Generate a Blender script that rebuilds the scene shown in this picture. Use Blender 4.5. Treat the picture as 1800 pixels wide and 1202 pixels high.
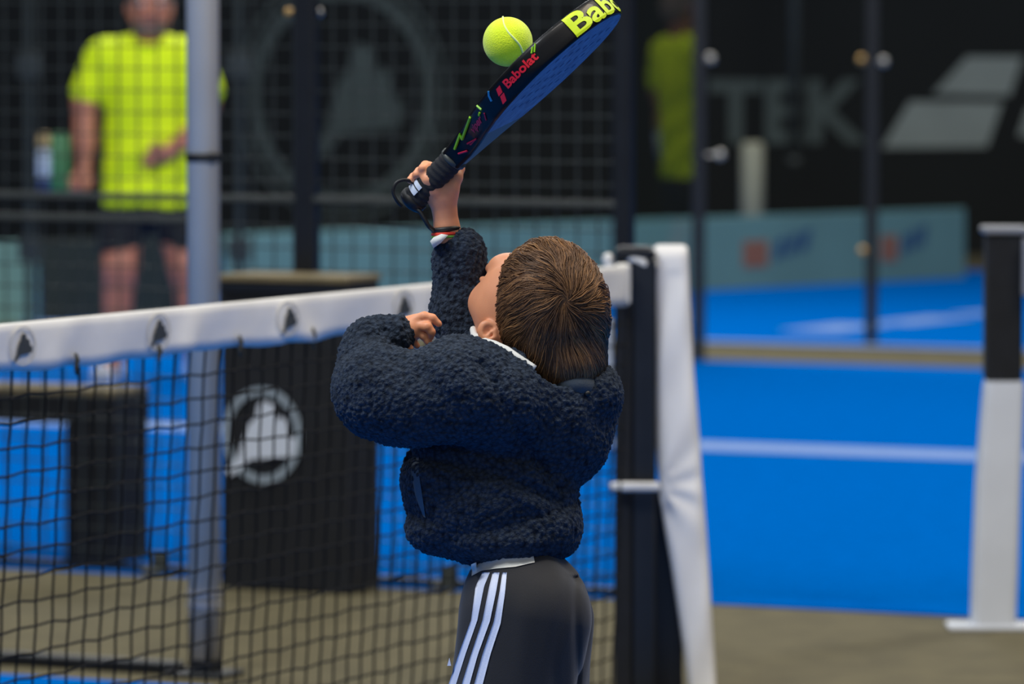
import bpy, math, random
import numpy as np
from mathutils import Vector

random.seed(7)
rng = np.random.default_rng(7)
for o in list(bpy.data.objects):
    bpy.data.objects.remove(o, do_unlink=True)
scn = bpy.context.scene
COL = scn.collection

# ------------------------------------------------------------------ camera
FPX, W0, H0, YH, HC = 9400.0, 1800.0, 1202.0, 45.0, 1.434
PITCH = math.atan((H0 / 2 - YH) / FPX)
cam_data = bpy.data.cameras.new('camera')
cam = bpy.data.objects.new('camera', cam_data)
COL.objects.link(cam)
cam.location = (0, 0, HC)
cam.rotation_euler = (math.pi / 2 - PITCH, 0, 0)
cam_data.sensor_fit = 'HORIZONTAL'
cam_data.sensor_width = 36.0
cam_data.lens = FPX / W0 * 36.0
cam_data.clip_end = 200
SB = 1280.0                      # pixels per metre at the boy
DB = FPX / SB
cam_data.dof.use_dof = True
cam_data.dof.focus_distance = DB - 0.04
cam_data.dof.aperture_fstop = 6.0
cam_data.dof.aperture_blades = 0
scn.camera = cam

# ------------------------------------------------------------------ world, hall lamps, added back light, exposure
world = bpy.data.worlds.new('hall_air')
scn.world = world
world.use_nodes = True
bg = world.node_tree.nodes['Background']
bg.inputs[0].default_value = (0.86, 0.92, 1.0, 1)
bg.inputs[1].default_value = 0.34

def area(name, loc, size, power, color=(1, 1, 1), target=None):
    l = bpy.data.lights.new(name, 'AREA')
    l.shape = 'RECTANGLE'; l.size, l.size_y = size
    l.energy = power; l.color = color
    o = bpy.data.objects.new(name, l); COL.objects.link(o)
    o.location = loc
    if target is not None:
        o.rotation_euler = (Vector(target) - Vector(loc)).to_track_quat('-Z', 'Y').to_euler()
    return o
area('overhead_light', (-3.2, 5.6, 6.2), (3.0, 1.2), 290, (0.88, 0.94, 1.0), (-0.6, 7.6, 0.8))
area('overhead_light', (3.4, 9.0, 6.2), (3.0, 1.2), 185, (1.0, 0.86, 0.66), (0.4, 8.5, 0.8))
area('overhead_light', (0.6, 6.2, 6.6), (2.5, 1.0), 140, (1.0, 0.94, 0.86), (0.2, 7.6, 0.8))
area('overhead_light', (-4.5, 14.5, 6.5), (4.0, 1.2), 300, (0.92, 0.96, 1.0), (-1.0, 18.5, 0.5))
area('overhead_light', (4.5, 16.5, 6.5), (4.0, 1.2), 260, (0.98, 0.97, 0.92), (1.0, 19.0, 0.0))
area('overhead_light', (-0.5, 25.5, 6.0), (4.0, 1.2), 340, (0.97, 0.98, 0.95), (-1.2, 21.5, 0.8))  # added light on the man's back, brightens his reflection in the pane
area('overhead_light', (2.0, 26.5, 6.5), (4.0, 1.2), 120, (0.95, 0.98, 1.0), (1.5, 28.0, 0.0))

scn.view_settings.view_transform = 'Standard'
scn.view_settings.look = 'None'
scn.view_settings.gamma = 1.0
scn.view_settings.use_curve_mapping = False
scn.view_settings.exposure = 0.0

# ------------------------------------------------------------------ geometry helpers
CAM = np.array([0, 0, HC])
FWD = np.array([0, math.cos(PITCH), -math.sin(PITCH)])
UPV = np.array([0, math.sin(PITCH), math.cos(PITCH)])
RGT = np.array([1.0, 0, 0])

def P(px, py, d):
    """point seen at photo position (px, py) at depth d metres"""
    px, py, d = np.asarray(px, float), np.asarray(py, float), np.asarray(d, float)
    return (CAM + FWD * d[..., None] + RGT * ((px - W0 / 2) / FPX * d)[..., None]
            - UPV * ((py - H0 / 2) / FPX * d)[..., None])

def G(px, py, z=0.0):
    r = FWD + RGT * (px - W0 / 2) / FPX - UPV * (py - H0 / 2) / FPX
    return CAM + r * ((z - HC) / r[2])

def proj(p):
    q = np.asarray(p, float) - CAM
    d = q @ FWD
    return W0 / 2 + FPX * (q @ RGT) / d, H0 / 2 - FPX * (q @ UPV) / d, d

ALPHA = math.atan(4500 / 9400)
BD = np.array([math.sin(ALPHA), math.cos(ALPHA), 0])       # along the net, away from camera
AD = np.array([-math.cos(ALPHA), math.sin(ALPHA), 0])      # along the court side, to the left
ZD = np.array([0, 0, 1.0])

def on_line(px, p0, d):
    """point of the ground line p0 + t d that stands in photo column px"""
    k = (px - W0 / 2) / FPX
    q = p0 - CAM
    t = (k * (q @ FWD) - q @ RGT) / (d @ RGT - k * (d @ FWD))
    return p0 + t * d

def z_at(py, p):
    """height whose image row is py above/below ground point p"""
    d = proj(p)[2]
    k = (H0 / 2 - py) / FPX
    # solve (p+z Z - cam).up = k * (p+z Z - cam).fwd
    q = p - CAM
    return (k * (q @ FWD) - q @ UPV) / (UPV[2] - k * FWD[2])

def lin(c):
    c = np.asarray(c, float) / 255.0
    return tuple(np.where(c <= 0.04045, c / 12.92, ((c + 0.055) / 1.055) ** 2.4))

# ------------------------------------------------------------------ materials
MATS = {}
def mat(name, rgb, rough=0.6, metal=0.0, var=0.0, vscale=20.0, bump=0.0, bscale=100.0,
        sheen=0.0, coat=0.0, spec=0.5, sss=0.0, second=None):
    m = bpy.data.materials.new(name); m.use_nodes = True
    nt = m.node_tree; b = nt.nodes['Principled BSDF']
    c = lin(rgb)
    b.inputs['Base Color'].default_value = (*c, 1)
    b.inputs['Roughness'].default_value = rough
    b.inputs['Metallic'].default_value = metal
    b.inputs['Specular IOR Level'].default_value = spec
    if sheen:
        b.inputs['Sheen Weight'].default_value = sheen
        b.inputs['Sheen Roughness'].default_value = 0.5
    if coat:
        b.inputs['Coat Weight'].default_value = coat
        b.inputs['Coat Roughness'].default_value = 0.08
    if sss:
        b.inputs['Subsurface Weight'].default_value = sss
        b.inputs['Subsurface Radius'].default_value = (0.012, 0.005, 0.003)
        b.inputs['Subsurface Scale'].default_value = 0.6
    tc = nt.nodes.new('ShaderNodeTexCoord')
    if var or second:
        n = nt.nodes.new('ShaderNodeTexNoise'); n.inputs['Scale'].default_value = vscale
        n.inputs['Detail'].default_value = 5
        nt.links.new(tc.outputs['Object'], n.inputs['Vector'])
        r = nt.nodes.new('ShaderNodeValToRGB')
        r.color_ramp.elements[0].position = 0.32; r.color_ramp.elements[1].position = 0.68
        c2 = lin(second) if second else c
        r.color_ramp.elements[0].color = (*[x * (1 - var) for x in c], 1)
        r.color_ramp.elements[1].color = (*[min(1, x * (1 + var)) for x in c2], 1)
        nt.links.new(n.outputs['Fac'], r.inputs['Fac'])
        nt.links.new(r.outputs['Color'], b.inputs['Base Color'])
    if bump:
        n2 = nt.nodes.new('ShaderNodeTexNoise'); n2.inputs['Scale'].default_value = bscale
        n2.inputs['Detail'].default_value = 4
        nt.links.new(tc.outputs['Object'], n2.inputs['Vector'])
        bp = nt.nodes.new('ShaderNodeBump'); bp.inputs['Strength'].default_value = bump
        bp.inputs['Distance'].default_value = 0.004
        nt.links.new(n2.outputs['Fac'], bp.inputs['Height'])
        nt.links.new(bp.outputs['Normal'], b.inputs['Normal'])
    MATS[name] = m
    return m

mat('floor_olive', (92, 84, 57), 0.9, var=0.16, vscale=9, bump=0.3, bscale=160)
mat('turf_blue', (0, 98, 184), 0.95, var=0.05, vscale=14, bump=0.25, bscale=260, spec=0.0)
mat('line_white', (120, 150, 205), 0.8, var=0.06, vscale=30)
mat('wall_dark', (15, 19, 18), 0.9, var=0.15, vscale=1.2)
mat('wall_print', (78, 88, 84), 0.85, var=0.12, vscale=2)
mat('wall_print_pale', (140, 148, 142), 0.85, var=0.10, vscale=2)
mat('black_metal', (16, 19, 24), 0.45, var=0.2, vscale=12)
mat('black_cloth', (15, 18, 24), 0.85, var=0.25, vscale=18, bump=0.2, bscale=60)
mat('wire_grey', (64, 69, 66), 0.4, 0.3)
mat('rail_grey', (70, 74, 70), 0.5, 0.2, var=0.1)
mat('pole_grey', (212, 204, 190), 0.5, 0.0, var=0.06, vscale=5)
mat('tape_black', (14, 14, 16), 0.5)
mat('net_white', (226, 224, 220), 0.6, var=0.04, vscale=12, bump=0.1, bscale=40)
mat('net_cord', (10, 11, 10), 0.8, spec=0.2)
mat('net_knot', (72, 64, 56), 0.6)  # paler than the cord: highlights on the knots put into the colour
mat('brass_tie', (64, 58, 40), 0.6)
mat('emblem_dark', (52, 56, 58), 0.7)
mat('emblem_ring_pale', (200, 196, 186), 0.7)
mat('emblem_white', (205, 212, 224), 0.7)
mat('emblem_grey', (140, 152, 162), 0.7)
mat('bolt_steel', (205, 200, 190), 0.3, 0.6)
mat('bolt_brass', (205, 165, 100), 0.3, 0.5)
mat('pad_white', (232, 230, 228), 0.55, var=0.03, vscale=9, bump=0.15, bscale=18)
mat('pad_white_far', (214, 218, 226), 0.6, var=0.04, vscale=8)
mat('silver', (175, 175, 178), 0.35, 0.7)
mat('wood_olive', (118, 104, 72), 0.7, var=0.15, vscale=15)
mat('board_teal', (104, 142, 138), 0.7, var=0.10, vscale=1.5)
mat('board_dark', (30, 40, 37), 0.8, var=0.15, vscale=2)
mat('print_orange', (150, 100, 80), 0.7)
mat('print_navy', (50, 84, 118), 0.7)
mat('cream', (170, 168, 142), 0.7, var=0.05)
mat('skin', (238, 160, 116), 0.5, var=0.05, vscale=30, sss=0.15, bump=0.06, bscale=500)
mat('skin_man', (182, 116, 92), 0.55, var=0.06, vscale=15)
mat('neon', (228, 255, 0), 0.8, var=0.05, vscale=8)
mat('shorts_black', (18, 19, 24), 0.85)
mat('shoe_white', (226, 226, 228), 0.6)
mat('beard', (120, 104, 96), 0.9)
mat('can_green', (66, 128, 78), 0.5)
mat('can_white', (190, 205, 225), 0.5)
mat('can_navy', (40, 60, 110), 0.5)
mat('can_tan', (176, 150, 100), 0.5)
mat('lips', (190, 104, 92), 0.5)
mat('eye_white', (235, 232, 228), 0.2)
mat('eye_dark', (50, 34, 24), 0.2)
mat('shirt_white', (232, 230, 222), 0.8, bump=0.1, bscale=200)
mat('collar_grey', (56, 66, 76), 0.8, var=0.08, vscale=60, bump=0.15, bscale=400)
mat('trim_grey', (62, 80, 96), 0.7)
mat('trousers_black', (31, 30, 32), 0.9, var=0.12, vscale=18, bump=0.12, bscale=700, sheen=0.15)
mat('stripe_white', (220, 226, 244), 0.7, bump=0.1, bscale=500)
mat('racket_black', (12, 12, 14), 0.42, coat=0.12, spec=0.2)
mat('racket_blue', (78, 112, 150), 0.5, var=0.22, vscale=70, second=(92, 128, 160), spec=0.2)
mat('racket_hole', (56, 86, 126), 0.7)
mat('grip_black', (34, 35, 38), 0.85, bump=0.5, bscale=900)
mat('neon_print', (206, 232, 0), 0.5)
mat('green_print', (150, 214, 20), 0.5)
mat('red_print', (240, 26, 44), 0.45)
mat('magenta_print', (206, 24, 66), 0.5)
mat('cyan_print', (40, 130, 190), 0.5)
mat('white_print', (214, 222, 235), 0.6)
mat('band_red', (232, 62, 40), 0.6)
mat('band_green', (120, 190, 70), 0.6)
mat('ball_felt', (232, 255, 24), 0.95, var=0.06, vscale=90, bump=0.5, bscale=700, sheen=0.4)
mat('ball_seam', (226, 244, 160), 0.8)

def fleece_material():
    m = bpy.data.materials.new('fleece'); m.use_nodes = True
    nt = m.node_tree; b = nt.nodes['Principled BSDF']
    tc = nt.nodes.new('ShaderNodeTexCoord')
    v = nt.nodes.new('ShaderNodeTexVoronoi'); v.inputs['Scale'].default_value = 155
    nz = nt.nodes.new('ShaderNodeTexNoise'); nz.inputs['Scale'].default_value = 420; nz.inputs['Detail'].default_value = 3
    nt.links.new(tc.outputs['Object'], v.inputs['Vector']); nt.links.new(tc.outputs['Object'], nz.inputs['Vector'])
    r = nt.nodes.new('ShaderNodeValToRGB')
    r.color_ramp.elements[0].color = (*lin((58, 68, 84)), 1)
    r.color_ramp.elements[1].color = (*lin((15, 19, 27)), 1)  # curl tops lighter, crevices darker: shade painted into the base colour
    nt.links.new(v.outputs['Distance'], r.inputs['Fac'])
    nt.links.new(r.outputs['Color'], b.inputs['Base Color'])
    b.inputs['Roughness'].default_value = 0.95
    b.inputs['Specular IOR Level'].default_value = 0.15
    b.inputs['Sheen Weight'].default_value = 0.10
    b.inputs['Sheen Tint'].default_value = (0.55, 0.7, 0.9, 1)
    mx = nt.nodes.new('ShaderNodeMath'); mx.operation = 'MULTIPLY_ADD'
    mx.inputs[1].default_value = -1.0
    nt.links.new(v.outputs['Distance'], mx.inputs[0]); nt.links.new(nz.outputs['Fac'], mx.inputs[2])
    bp = nt.nodes.new('ShaderNodeBump'); bp.inputs['Strength'].default_value = 0.8; bp.inputs['Distance'].default_value = 0.004
    nt.links.new(mx.outputs[0], bp.inputs['Height']); nt.links.new(bp.outputs['Normal'], b.inputs['Normal'])
    MATS['fleece'] = m
fleece_material()

def hair_material():
    m = bpy.data.materials.new('hair_brown'); m.use_nodes = True
    nt = m.node_tree; b = nt.nodes['Principled BSDF']
    at = nt.nodes.new('ShaderNodeAttribute'); at.attribute_name = 'tint'
    r = nt.nodes.new('ShaderNodeValToRGB')
    r.color_ramp.elements[0].color = (*lin((64, 44, 32)), 1)
    r.color_ramp.elements[1].color = (*lin((186, 136, 86)), 1)
    e = r.color_ramp.elements.new(0.55); e.color = (*lin((120, 86, 57)), 1)
    nt.links.new(at.outputs['Fac'], r.inputs['Fac']); nt.links.new(r.outputs['Color'], b.inputs['Base Color'])
    b.inputs['Roughness'].default_value = 0.5
    b.inputs['Specular IOR Level'].default_value = 0.3
    MATS['hair_brown'] = m
hair_material()

def glass_material():
    m = bpy.data.materials.new('clear_glass'); m.use_nodes = True
    nt = m.node_tree
    for n in list(nt.nodes):
        if n.type == 'BSDF_PRINCIPLED': nt.nodes.remove(n)
    out = nt.nodes['Material Output']
    tr = nt.nodes.new('ShaderNodeBsdfTransparent'); tr.inputs[0].default_value = (0.95, 0.985, 0.975, 1)
    gl = nt.nodes.new('ShaderNodeBsdfGlossy'); gl.inputs['Roughness'].default_value = 0.0
    fr = nt.nodes.new('ShaderNodeFresnel'); fr.inputs[0].default_value = 1.62
    mx = nt.nodes.new('ShaderNodeMixShader')
    nt.links.new(fr.outputs[0], mx.inputs[0]); nt.links.new(tr.outputs[0], mx.inputs[1]); nt.links.new(gl.outputs[0], mx.inputs[2])
    nt.links.new(mx.outputs[0], out.inputs[0])
    MATS['clear_glass'] = m
glass_material()

# ------------------------------------------------------------------ object helpers
ORIG = {}
def tag(o, label=None, cat=None, group=None, kind=None):
    if label: o['label'] = label
    if cat: o['category'] = cat
    if group: o['group'] = group
    if kind: o['kind'] = kind
    return o

def thing(name, label, cat, loc, group=None):
    o = bpy.data.objects.new(name, None); COL.objects.link(o)
    o.empty_display_size = 0.1
    o.location = tuple(loc); ORIG[o.name] = np.asarray(loc, float)
    return tag(o, label, cat, group)

def mesh_obj(name, verts, faces, material, parent=None, smooth=False, loc=None):
    verts = np.asarray(verts, float)
    if parent is not None:
        org = ORIG[parent.name]
    elif loc is not None:
        org = np.asarray(loc, float)
    else:
        org = np.zeros(3)
    me = bpy.data.meshes.new(name)
    me.from_pydata((verts - org).tolist(), [], [list(map(int, f)) for f in faces])
    me.update()
    me.materials.append(MATS[material])
    if smooth:
        me.polygons.foreach_set('use_smooth', np.ones(len(me.polygons), bool))
    o = bpy.data.objects.new(name, me); COL.objects.link(o)
    ORIG[o.name] = org
    if parent is not None:
        o.parent = parent
    else:
        o.location = tuple(org)
    return o

class MB:
    def __init__(self): self.v = []; self.f = []
    def add(self, v, f):
        n = len(self.v)
        self.v += [tuple(map(float, p)) for p in v]
        self.f += [tuple(int(i) + n for i in q) for q in f]
        return self
    def box(self, c, ax, ay, az, bev=0.0):
        """box with centre c and half-axis vectors; bev cuts the edges parallel to az and both rims"""
        c, ax, ay, az = [np.asarray(q, float) for q in (c, ax, ay, az)]
        if bev <= 0:
            v = [c + sx * ax + sy * ay + sz * az for sz in (-1, 1) for sy in (-1, 1) for sx in (-1, 1)]
            f = [(0, 2, 3, 1), (4, 5, 7, 6), (0, 1, 5, 4), (2, 6, 7, 3), (0, 4, 6, 2), (1, 3, 7, 5)]
            return self.add(v, f)
        lx, ly, lz = [np.linalg.norm(q) for q in (ax, ay, az)]
        bx, by, bz = min(.9, bev / lx), min(.9, bev / ly), min(.9, bev / lz)
        ring = [(1, 1 - by), (1 - bx, 1), (-1 + bx, 1), (-1, 1 - by), (-1, -1 + by), (-1 + bx, -1), (1 - bx, -1), (1, -1 + by)]
        v = []; f = []
        for z, sh in ((-1, 1), (-1 + bz, 0), (1 - bz, 0), (1, 1)):
            for x, y in ring:
                v.append(c + ax * x * (1 - bx * sh) + ay * y * (1 - by * sh) + az * z)
        for k in range(3):
            for i in range(8):
                j = (i + 1) % 8
                f.append((k * 8 + i, k * 8 + j, k * 8 + 8 + j, k * 8 + 8 + i))
        f.append(tuple(range(7, -1, -1))); f.append(tuple(range(24, 32)))
        return self.add(v, f)
    def tube(self, path, r, n=8, closed=False, caps=True):
        path = np.asarray(path, float); m = len(path)
        r = np.full(m, r) if np.isscalar(r) else np.asarray(r, float)
        t = np.gradient(path, axis=0)
        if closed: t = np.roll(path, -1, 0) - np.roll(path, 1, 0)
        t /= np.linalg.norm(t, axis=1)[:, None] + 1e-12
        ref = np.array([0, 0, 1.0]) if abs(t[0] @ [0, 0, 1]) < .9 else np.array([1.0, 0, 0])
        v = []; f = []
        u = np.cross(t[0], ref); u /= np.linalg.norm(u)
        for i in range(m):
            u = u - t[i] * (u @ t[i]); u /= np.linalg.norm(u) + 1e-12
            w = np.cross(t[i], u)
            for k in range(n):
                a = 2 * math.pi * k / n
                v.append(path[i] + r[i] * (math.cos(a) * u + math.sin(a) * w))
        for i in range(m if closed else m - 1):
            j = (i + 1) % m
            for k in range(n):
                l = (k + 1) % n
                f.append((i * n + k, i * n + l, j * n + l, j * n + k))
        if caps and not closed:
            f.append(tuple(range(n - 1, -1, -1))); f.append(tuple((m - 1) * n + k for k in range(n)))
        return self.add(v, f)
    def ball(self, c, r, nu=14, nv=8, axes=None):
        c = np.asarray(c, float)
        A = np.eye(3) if axes is None else np.asarray(axes, float)
        r = np.array([r] * 3 if np.isscalar(r) else r, float)
        v = [c + A[2] * r[2]]; f = []
        for i in range(1, nv):
            th = math.pi * i / nv
            for k in range(nu):
                ph = 2 * math.pi * k / nu
                v.append(c + A[0] * r[0] * math.sin(th) * math.cos(ph) + A[1] * r[1] * math.sin(th) * math.sin(ph) + A[2] * r[2] * math.cos(th))
        v.append(c - A[2] * r[2])
        for k in range(nu):
            f.append((0, 1 + k, 1 + (k + 1) % nu))
            b = 1 + (nv - 2) * nu
            f.append((len(v) - 1, b + (k + 1) % nu, b + k))
        for i in range(nv - 2):
            for k in range(nu):
                l = (k + 1) % nu
                f.append((1 + i * nu + k, 1 + (i + 1) * nu + k, 1 + (i + 1) * nu + l, 1 + i * nu + l))
        return self.add(v, f)
    def prism(self, poly, to3, th):
        """extrude a 2-D polygon: to3(x, y, h)"""
        n = len(poly)
        v = [to3(x, y, 0.0) for x, y in poly] + [to3(x, y, th) for x, y in poly]
        f = [tuple(range(n - 1, -1, -1)), tuple(range(n, 2 * n))]
        for i in range(n):
            j = (i + 1) % n
            f.append((i, j, n + j, n + i))
        return self.add(v, f)
    def loft(self, rings, cap=True):
        n = len(rings[0]); v = [p for r in rings for p in r]; f = []
        for i in range(len(rings) - 1):
            for k in range(n):
                l = (k + 1) % n
                f.append((i * n + k, i * n + l, (i + 1) * n + l, (i + 1) * n + k))
        if cap:
            f.append(tuple(range(n - 1, -1, -1))); f.append(tuple((len(rings) - 1) * n + k for k in range(n)))
        return self.add(v, f)
    def build(self, name, material, parent=None, smooth=False, loc=None):
        return mesh_obj(name, self.v, self.f, material, parent, smooth, loc)

def text_mesh(s, size=1.0, bold=0.0, shear=0.0):
    c = bpy.data.curves.new('lettering', 'FONT'); c.body = s; c.size = size; c.offset = bold; c.shear = shear
    c.resolution_u = 4
    o = bpy.data.objects.new('lettering', c); COL.objects.link(o)
    dg = bpy.context.evaluated_depsgraph_get(); dg.update()
    me = o.evaluated_get(dg).to_mesh()
    v = np.array([list(q.co) for q in me.vertices]); f = [list(p.vertices) for p in me.polygons]
    bpy.data.objects.remove(o, do_unlink=True); bpy.data.curves.remove(c)
    for _ in range(3):                        # finer triangles so the print can follow a curved rim
        nv, nf, mid = list(v), [], {}
        def mp(a, b):
            k = (min(a, b), max(a, b))
            if k not in mid: mid[k] = len(nv); nv.append((v[a] + v[b]) / 2)
            return mid[k]
        for q in f:
            for t in range(1, len(q) - 1):
                a, b, c_ = q[0], q[t], q[t + 1]
                ab, bc_, ca = mp(a, b), mp(b, c_), mp(c_, a)
                nf += [[a, ab, ca], [ab, b, bc_], [ca, bc_, c_], [ab, bc_, ca]]
        v, f = np.array(nv), nf
    lo, hi = v.min(0), v.max(0)
    v[:, 0] = (v[:, 0] - lo[0]) / (hi[0] - lo[0]); v[:, 1] = (v[:, 1] - lo[1]) / (hi[1] - lo[1])
    return v, f

# ------------------------------------------------------------------ implicit surfaces (numpy)
def rc(p, a, b, ra, rb):
    a = np.asarray(a, np.float32); b = np.asarray(b, np.float32)
    ba = b - a; pa = p - a
    t = np.clip(pa @ ba / (ba @ ba), 0, 1)
    return np.linalg.norm(pa - t[:, None] * ba, axis=1) - (ra + (rb - ra) * t)
def ell(p, c, r, R=None):
    q = p - np.asarray(c, np.float32)
    if R is not None: q = q @ np.asarray(R, np.float32).T
    r = np.asarray(r, np.float32)
    k0 = np.linalg.norm(q / r, axis=1); k1 = np.linalg.norm(q / (r * r), axis=1) + 1e-9
    return k0 * (k0 - 1) / k1
def smin(a, b, k):
    h = np.maximum(k - np.abs(a - b), 0) / k
    return np.minimum(a, b) - h * h * k * 0.25
def smax(a, b, k): return -smin(-a, -b, k)
def chain(p, pts, rad, k=8):
    d = None
    for i in range(len(pts) - 1):
        e = rc(p, pts[i], pts[i + 1], rad[i], rad[i + 1])
        d = e if d is None else smin(d, e, k)
    return d
def rotz(deg):
    a = math.radians(deg); return [[math.cos(a), math.sin(a), 0], [-math.sin(a), math.cos(a), 0], [0, 0, 1]]

def surf(f, lo, hi, h):
    lo = np.asarray(lo, float); hi = np.asarray(hi, float)
    c = 4
    nb = np.ceil((hi - lo) / (h * c)).astype(int) + 1
    n = nb * c
    bi = np.stack(np.meshgrid(*[np.arange(k) for k in nb], indexing='ij'), -1).reshape(-1, 3)
    cen = (lo + (bi * c + (c - 1) / 2) * h).astype(np.float32)
    d = np.concatenate([f(q) for q in np.array_split(cen, max(1, len(cen) // 400000))])
    V = np.empty(n, np.float32)
    Vb = V.reshape(nb[0], c, nb[1], c, nb[2], c).transpose(0, 2, 4, 1, 3, 5)
    Vb[...] = d.reshape(*nb)[..., None, None, None]
    act = np.abs(d) < h * c * 1.9
    off = np.stack(np.meshgrid(*[np.arange(c)] * 3, indexing='ij'), -1).reshape(-1, 3)
    ab = bi[act]
    for part in np.array_split(ab, max(1, len(ab) // 8000)):
        pts = (lo + (part[:, None, :] * c + off[None]) * h).astype(np.float32).reshape(-1, 3)
        Vb[part[:, 0], part[:, 1], part[:, 2]] = f(pts).reshape(-1, c, c, c)
    S = V < 0
    cnt = np.zeros(np.array(n) - 1, np.int8)
    for i in (0, 1):
        for j in (0, 1):
            for k in (0, 1):
                cnt += S[i:n[0] - 1 + i, j:n[1] - 1 + j, k:n[2] - 1 + k]
    cell = np.argwhere((cnt > 0) & (cnt < 8))
    crn = np.array([(i, j, k) for i in (0, 1) for j in (0, 1) for k in (0, 1)])
    cv = np.stack([V[cell[:, 0] + a, cell[:, 1] + b, cell[:, 2] + e] for a, b, e in crn], 1)
    acc = np.zeros((len(cell), 3)); num = np.zeros(len(cell))
    for i in range(8):
        for j in range(i + 1, 8):
            if np.abs(crn[i] - crn[j]).sum() != 1: continue
            m = (cv[:, i] < 0) != (cv[:, j] < 0)
            t = cv[m, i] / (cv[m, i] - cv[m, j])
            acc[m] += crn[i] + t[:, None] * (crn[j] - crn[i]); num[m] += 1
    vert = lo + (cell + acc / num[:, None]) * h
    idx = np.full(np.array(n) - 1, -1, np.int32)
    idx[cell[:, 0], cell[:, 1], cell[:, 2]] = np.arange(len(cell))
    faces = []
    for ax in range(3):
        u, w = (ax + 1) % 3, (ax + 2) % 3
        sl0 = [slice(1, n[q] - 1) for q in range(3)]; sl1 = list(sl0)
        sl0[ax] = slice(0, n[ax] - 1); sl1[ax] = slice(1, n[ax])
        A = S[tuple(sl0)]; B = S[tuple(sl1)]
        e = np.argwhere(A != B)
        if not len(e): continue
        ins = A[e[:, 0], e[:, 1], e[:, 2]]
        e = e + np.array([0 if q == ax else 1 for q in range(3)])
        def cid(du, dw):
            q = e.copy(); q[:, u] += du; q[:, w] += dw
            return idx[q[:, 0], q[:, 1], q[:, 2]]
        q = np.stack([cid(-1, -1), cid(0, -1), cid(0, 0), cid(-1, 0)], 1)
        q[~ins] = q[~ins][:, ::-1]
        faces.append(q)
    return vert, np.concatenate(faces)

def vnormals(v, f):
    n = np.cross(v[f[:, 2]] - v[f[:, 0]], v[f[:, 3]] - v[f[:, 1]])
    out = np.zeros_like(v)
    for k in range(4): np.add.at(out, f[:, k], n)
    return out / (np.linalg.norm(out, axis=1)[:, None] + 1e-9)

def _hash(i, j, k, s):
    x = np.sin(i * 127.1 + j * 311.7 + k * 74.7 + s * 53.3) * 43758.5453
    return x - np.floor(x)
def vor(p):
    b = np.floor(p); best = np.full(len(p), 9.0)
    for di in (-1, 0, 1):
        for dj in (-1, 0, 1):
            for dk in (-1, 0, 1):
                q = b + (di, dj, dk)
                c = q + np.stack([_hash(q[:, 0], q[:, 1], q[:, 2], s) for s in (1, 2, 3)], 1)
                best = np.minimum(best, ((p - c) ** 2).sum(1))
    return np.sqrt(best)
def vnoise(p):
    b = np.floor(p); t = p - b; t = t * t * (3 - 2 * t); out = 0
    for di in (0, 1):
        for dj in (0, 1):
            for dk in (0, 1):
                w = (t[:, 0] if di else 1 - t[:, 0]) * (t[:, 1] if dj else 1 - t[:, 1]) * (t[:, 2] if dk else 1 - t[:, 2])
                out = out + w * _hash(b[:, 0] + di, b[:, 1] + dj, b[:, 2] + dk, 5)
    return out * 2 - 1

# ================================================================== SETTING
E_NEXT = G(1300, 1065)                 # near side of the neighbouring court
E_FAR = G(1300, 637)                   # its far side
E_OWN = G(235, 1203)                   # outer side of the court in front
E_THIRD = G(1300, 600)

def slab(name, p_a, p_b, left, right, z0, z1, material):
    """floor strip between two lines parallel to AD"""
    n = np.array([BD[0], BD[1], 0])
    c0 = p_a + AD * left; c1 = p_a - AD * right
    wdt = (p_b - p_a) @ n
    c2 = c1 + n * wdt; c3 = c0 + n * wdt
    m = MB()
    m.add([(*q[:2], z) for z in (z0, z1) for q in (c0, c1, c2, c3)],
          [(3, 2, 1, 0), (4, 5, 6, 7), (0, 1, 5, 4), (1, 2, 6, 5), (2, 3, 7, 6), (3, 0, 4, 7)])
    return m.build(name, material)

m = MB(); m.box((0, 18, -0.06), (16, 0, 0), (0, 24, 0), (0, 0, 0.06))
tag(m.build('floor', 'floor_olive'), 'olive brown hall floor between the blue courts', kind='structure')
own = slab('floor_court', E_OWN - BD * 10, E_OWN, 10, 10, 0.0, 0.006, 'turf_blue')
tag(own, 'blue court turf under the boy', kind='structure')
nxt = slab('floor_court', E_NEXT, E_FAR, 10, 10, 0.0, 0.006, 'turf_blue')
tag(nxt, 'blue turf of the neighbouring court behind the net', kind='structure')
thr = slab('floor_court', E_THIRD, E_THIRD + BD * 7.0, 10, 10, 0.0, 0.006, 'turf_blue')
tag(thr, 'blue turf of the farthest court below the boards', kind='structure')

def ground_line(p0, p1, w, parent, name='line_marking', material='line_white'):
    d = (p1 - p0) / np.linalg.norm(p1 - p0); n = np.array([-d[1], d[0], 0])
    m = MB(); c = (p0 + p1) / 2; c = np.array([c[0], c[1], 0.0075])
    m.box(c, (p1 - p0) / 2, n * w / 2, (0, 0, 0.0015))
    return m.build(name, material, parent)
LW = G(1475, 796); LW0 = LW * [1, 1, 0]
ground_line(LW0 + AD * 9.5, LW0 - AD * 9.5, 0.33, nxt)
q = G(1300, 604); ground_line(q + AD * 9.5, q - AD * 9.5, 0.16, thr)
ground_line(G(1562, 572), G(1676, 560), 0.26, thr)
ground_line(G(1706, 556), G(1760, 551), 0.26, thr)
ground_line(G(1420, 585), G(1522, 573), 0.30, thr)

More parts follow.
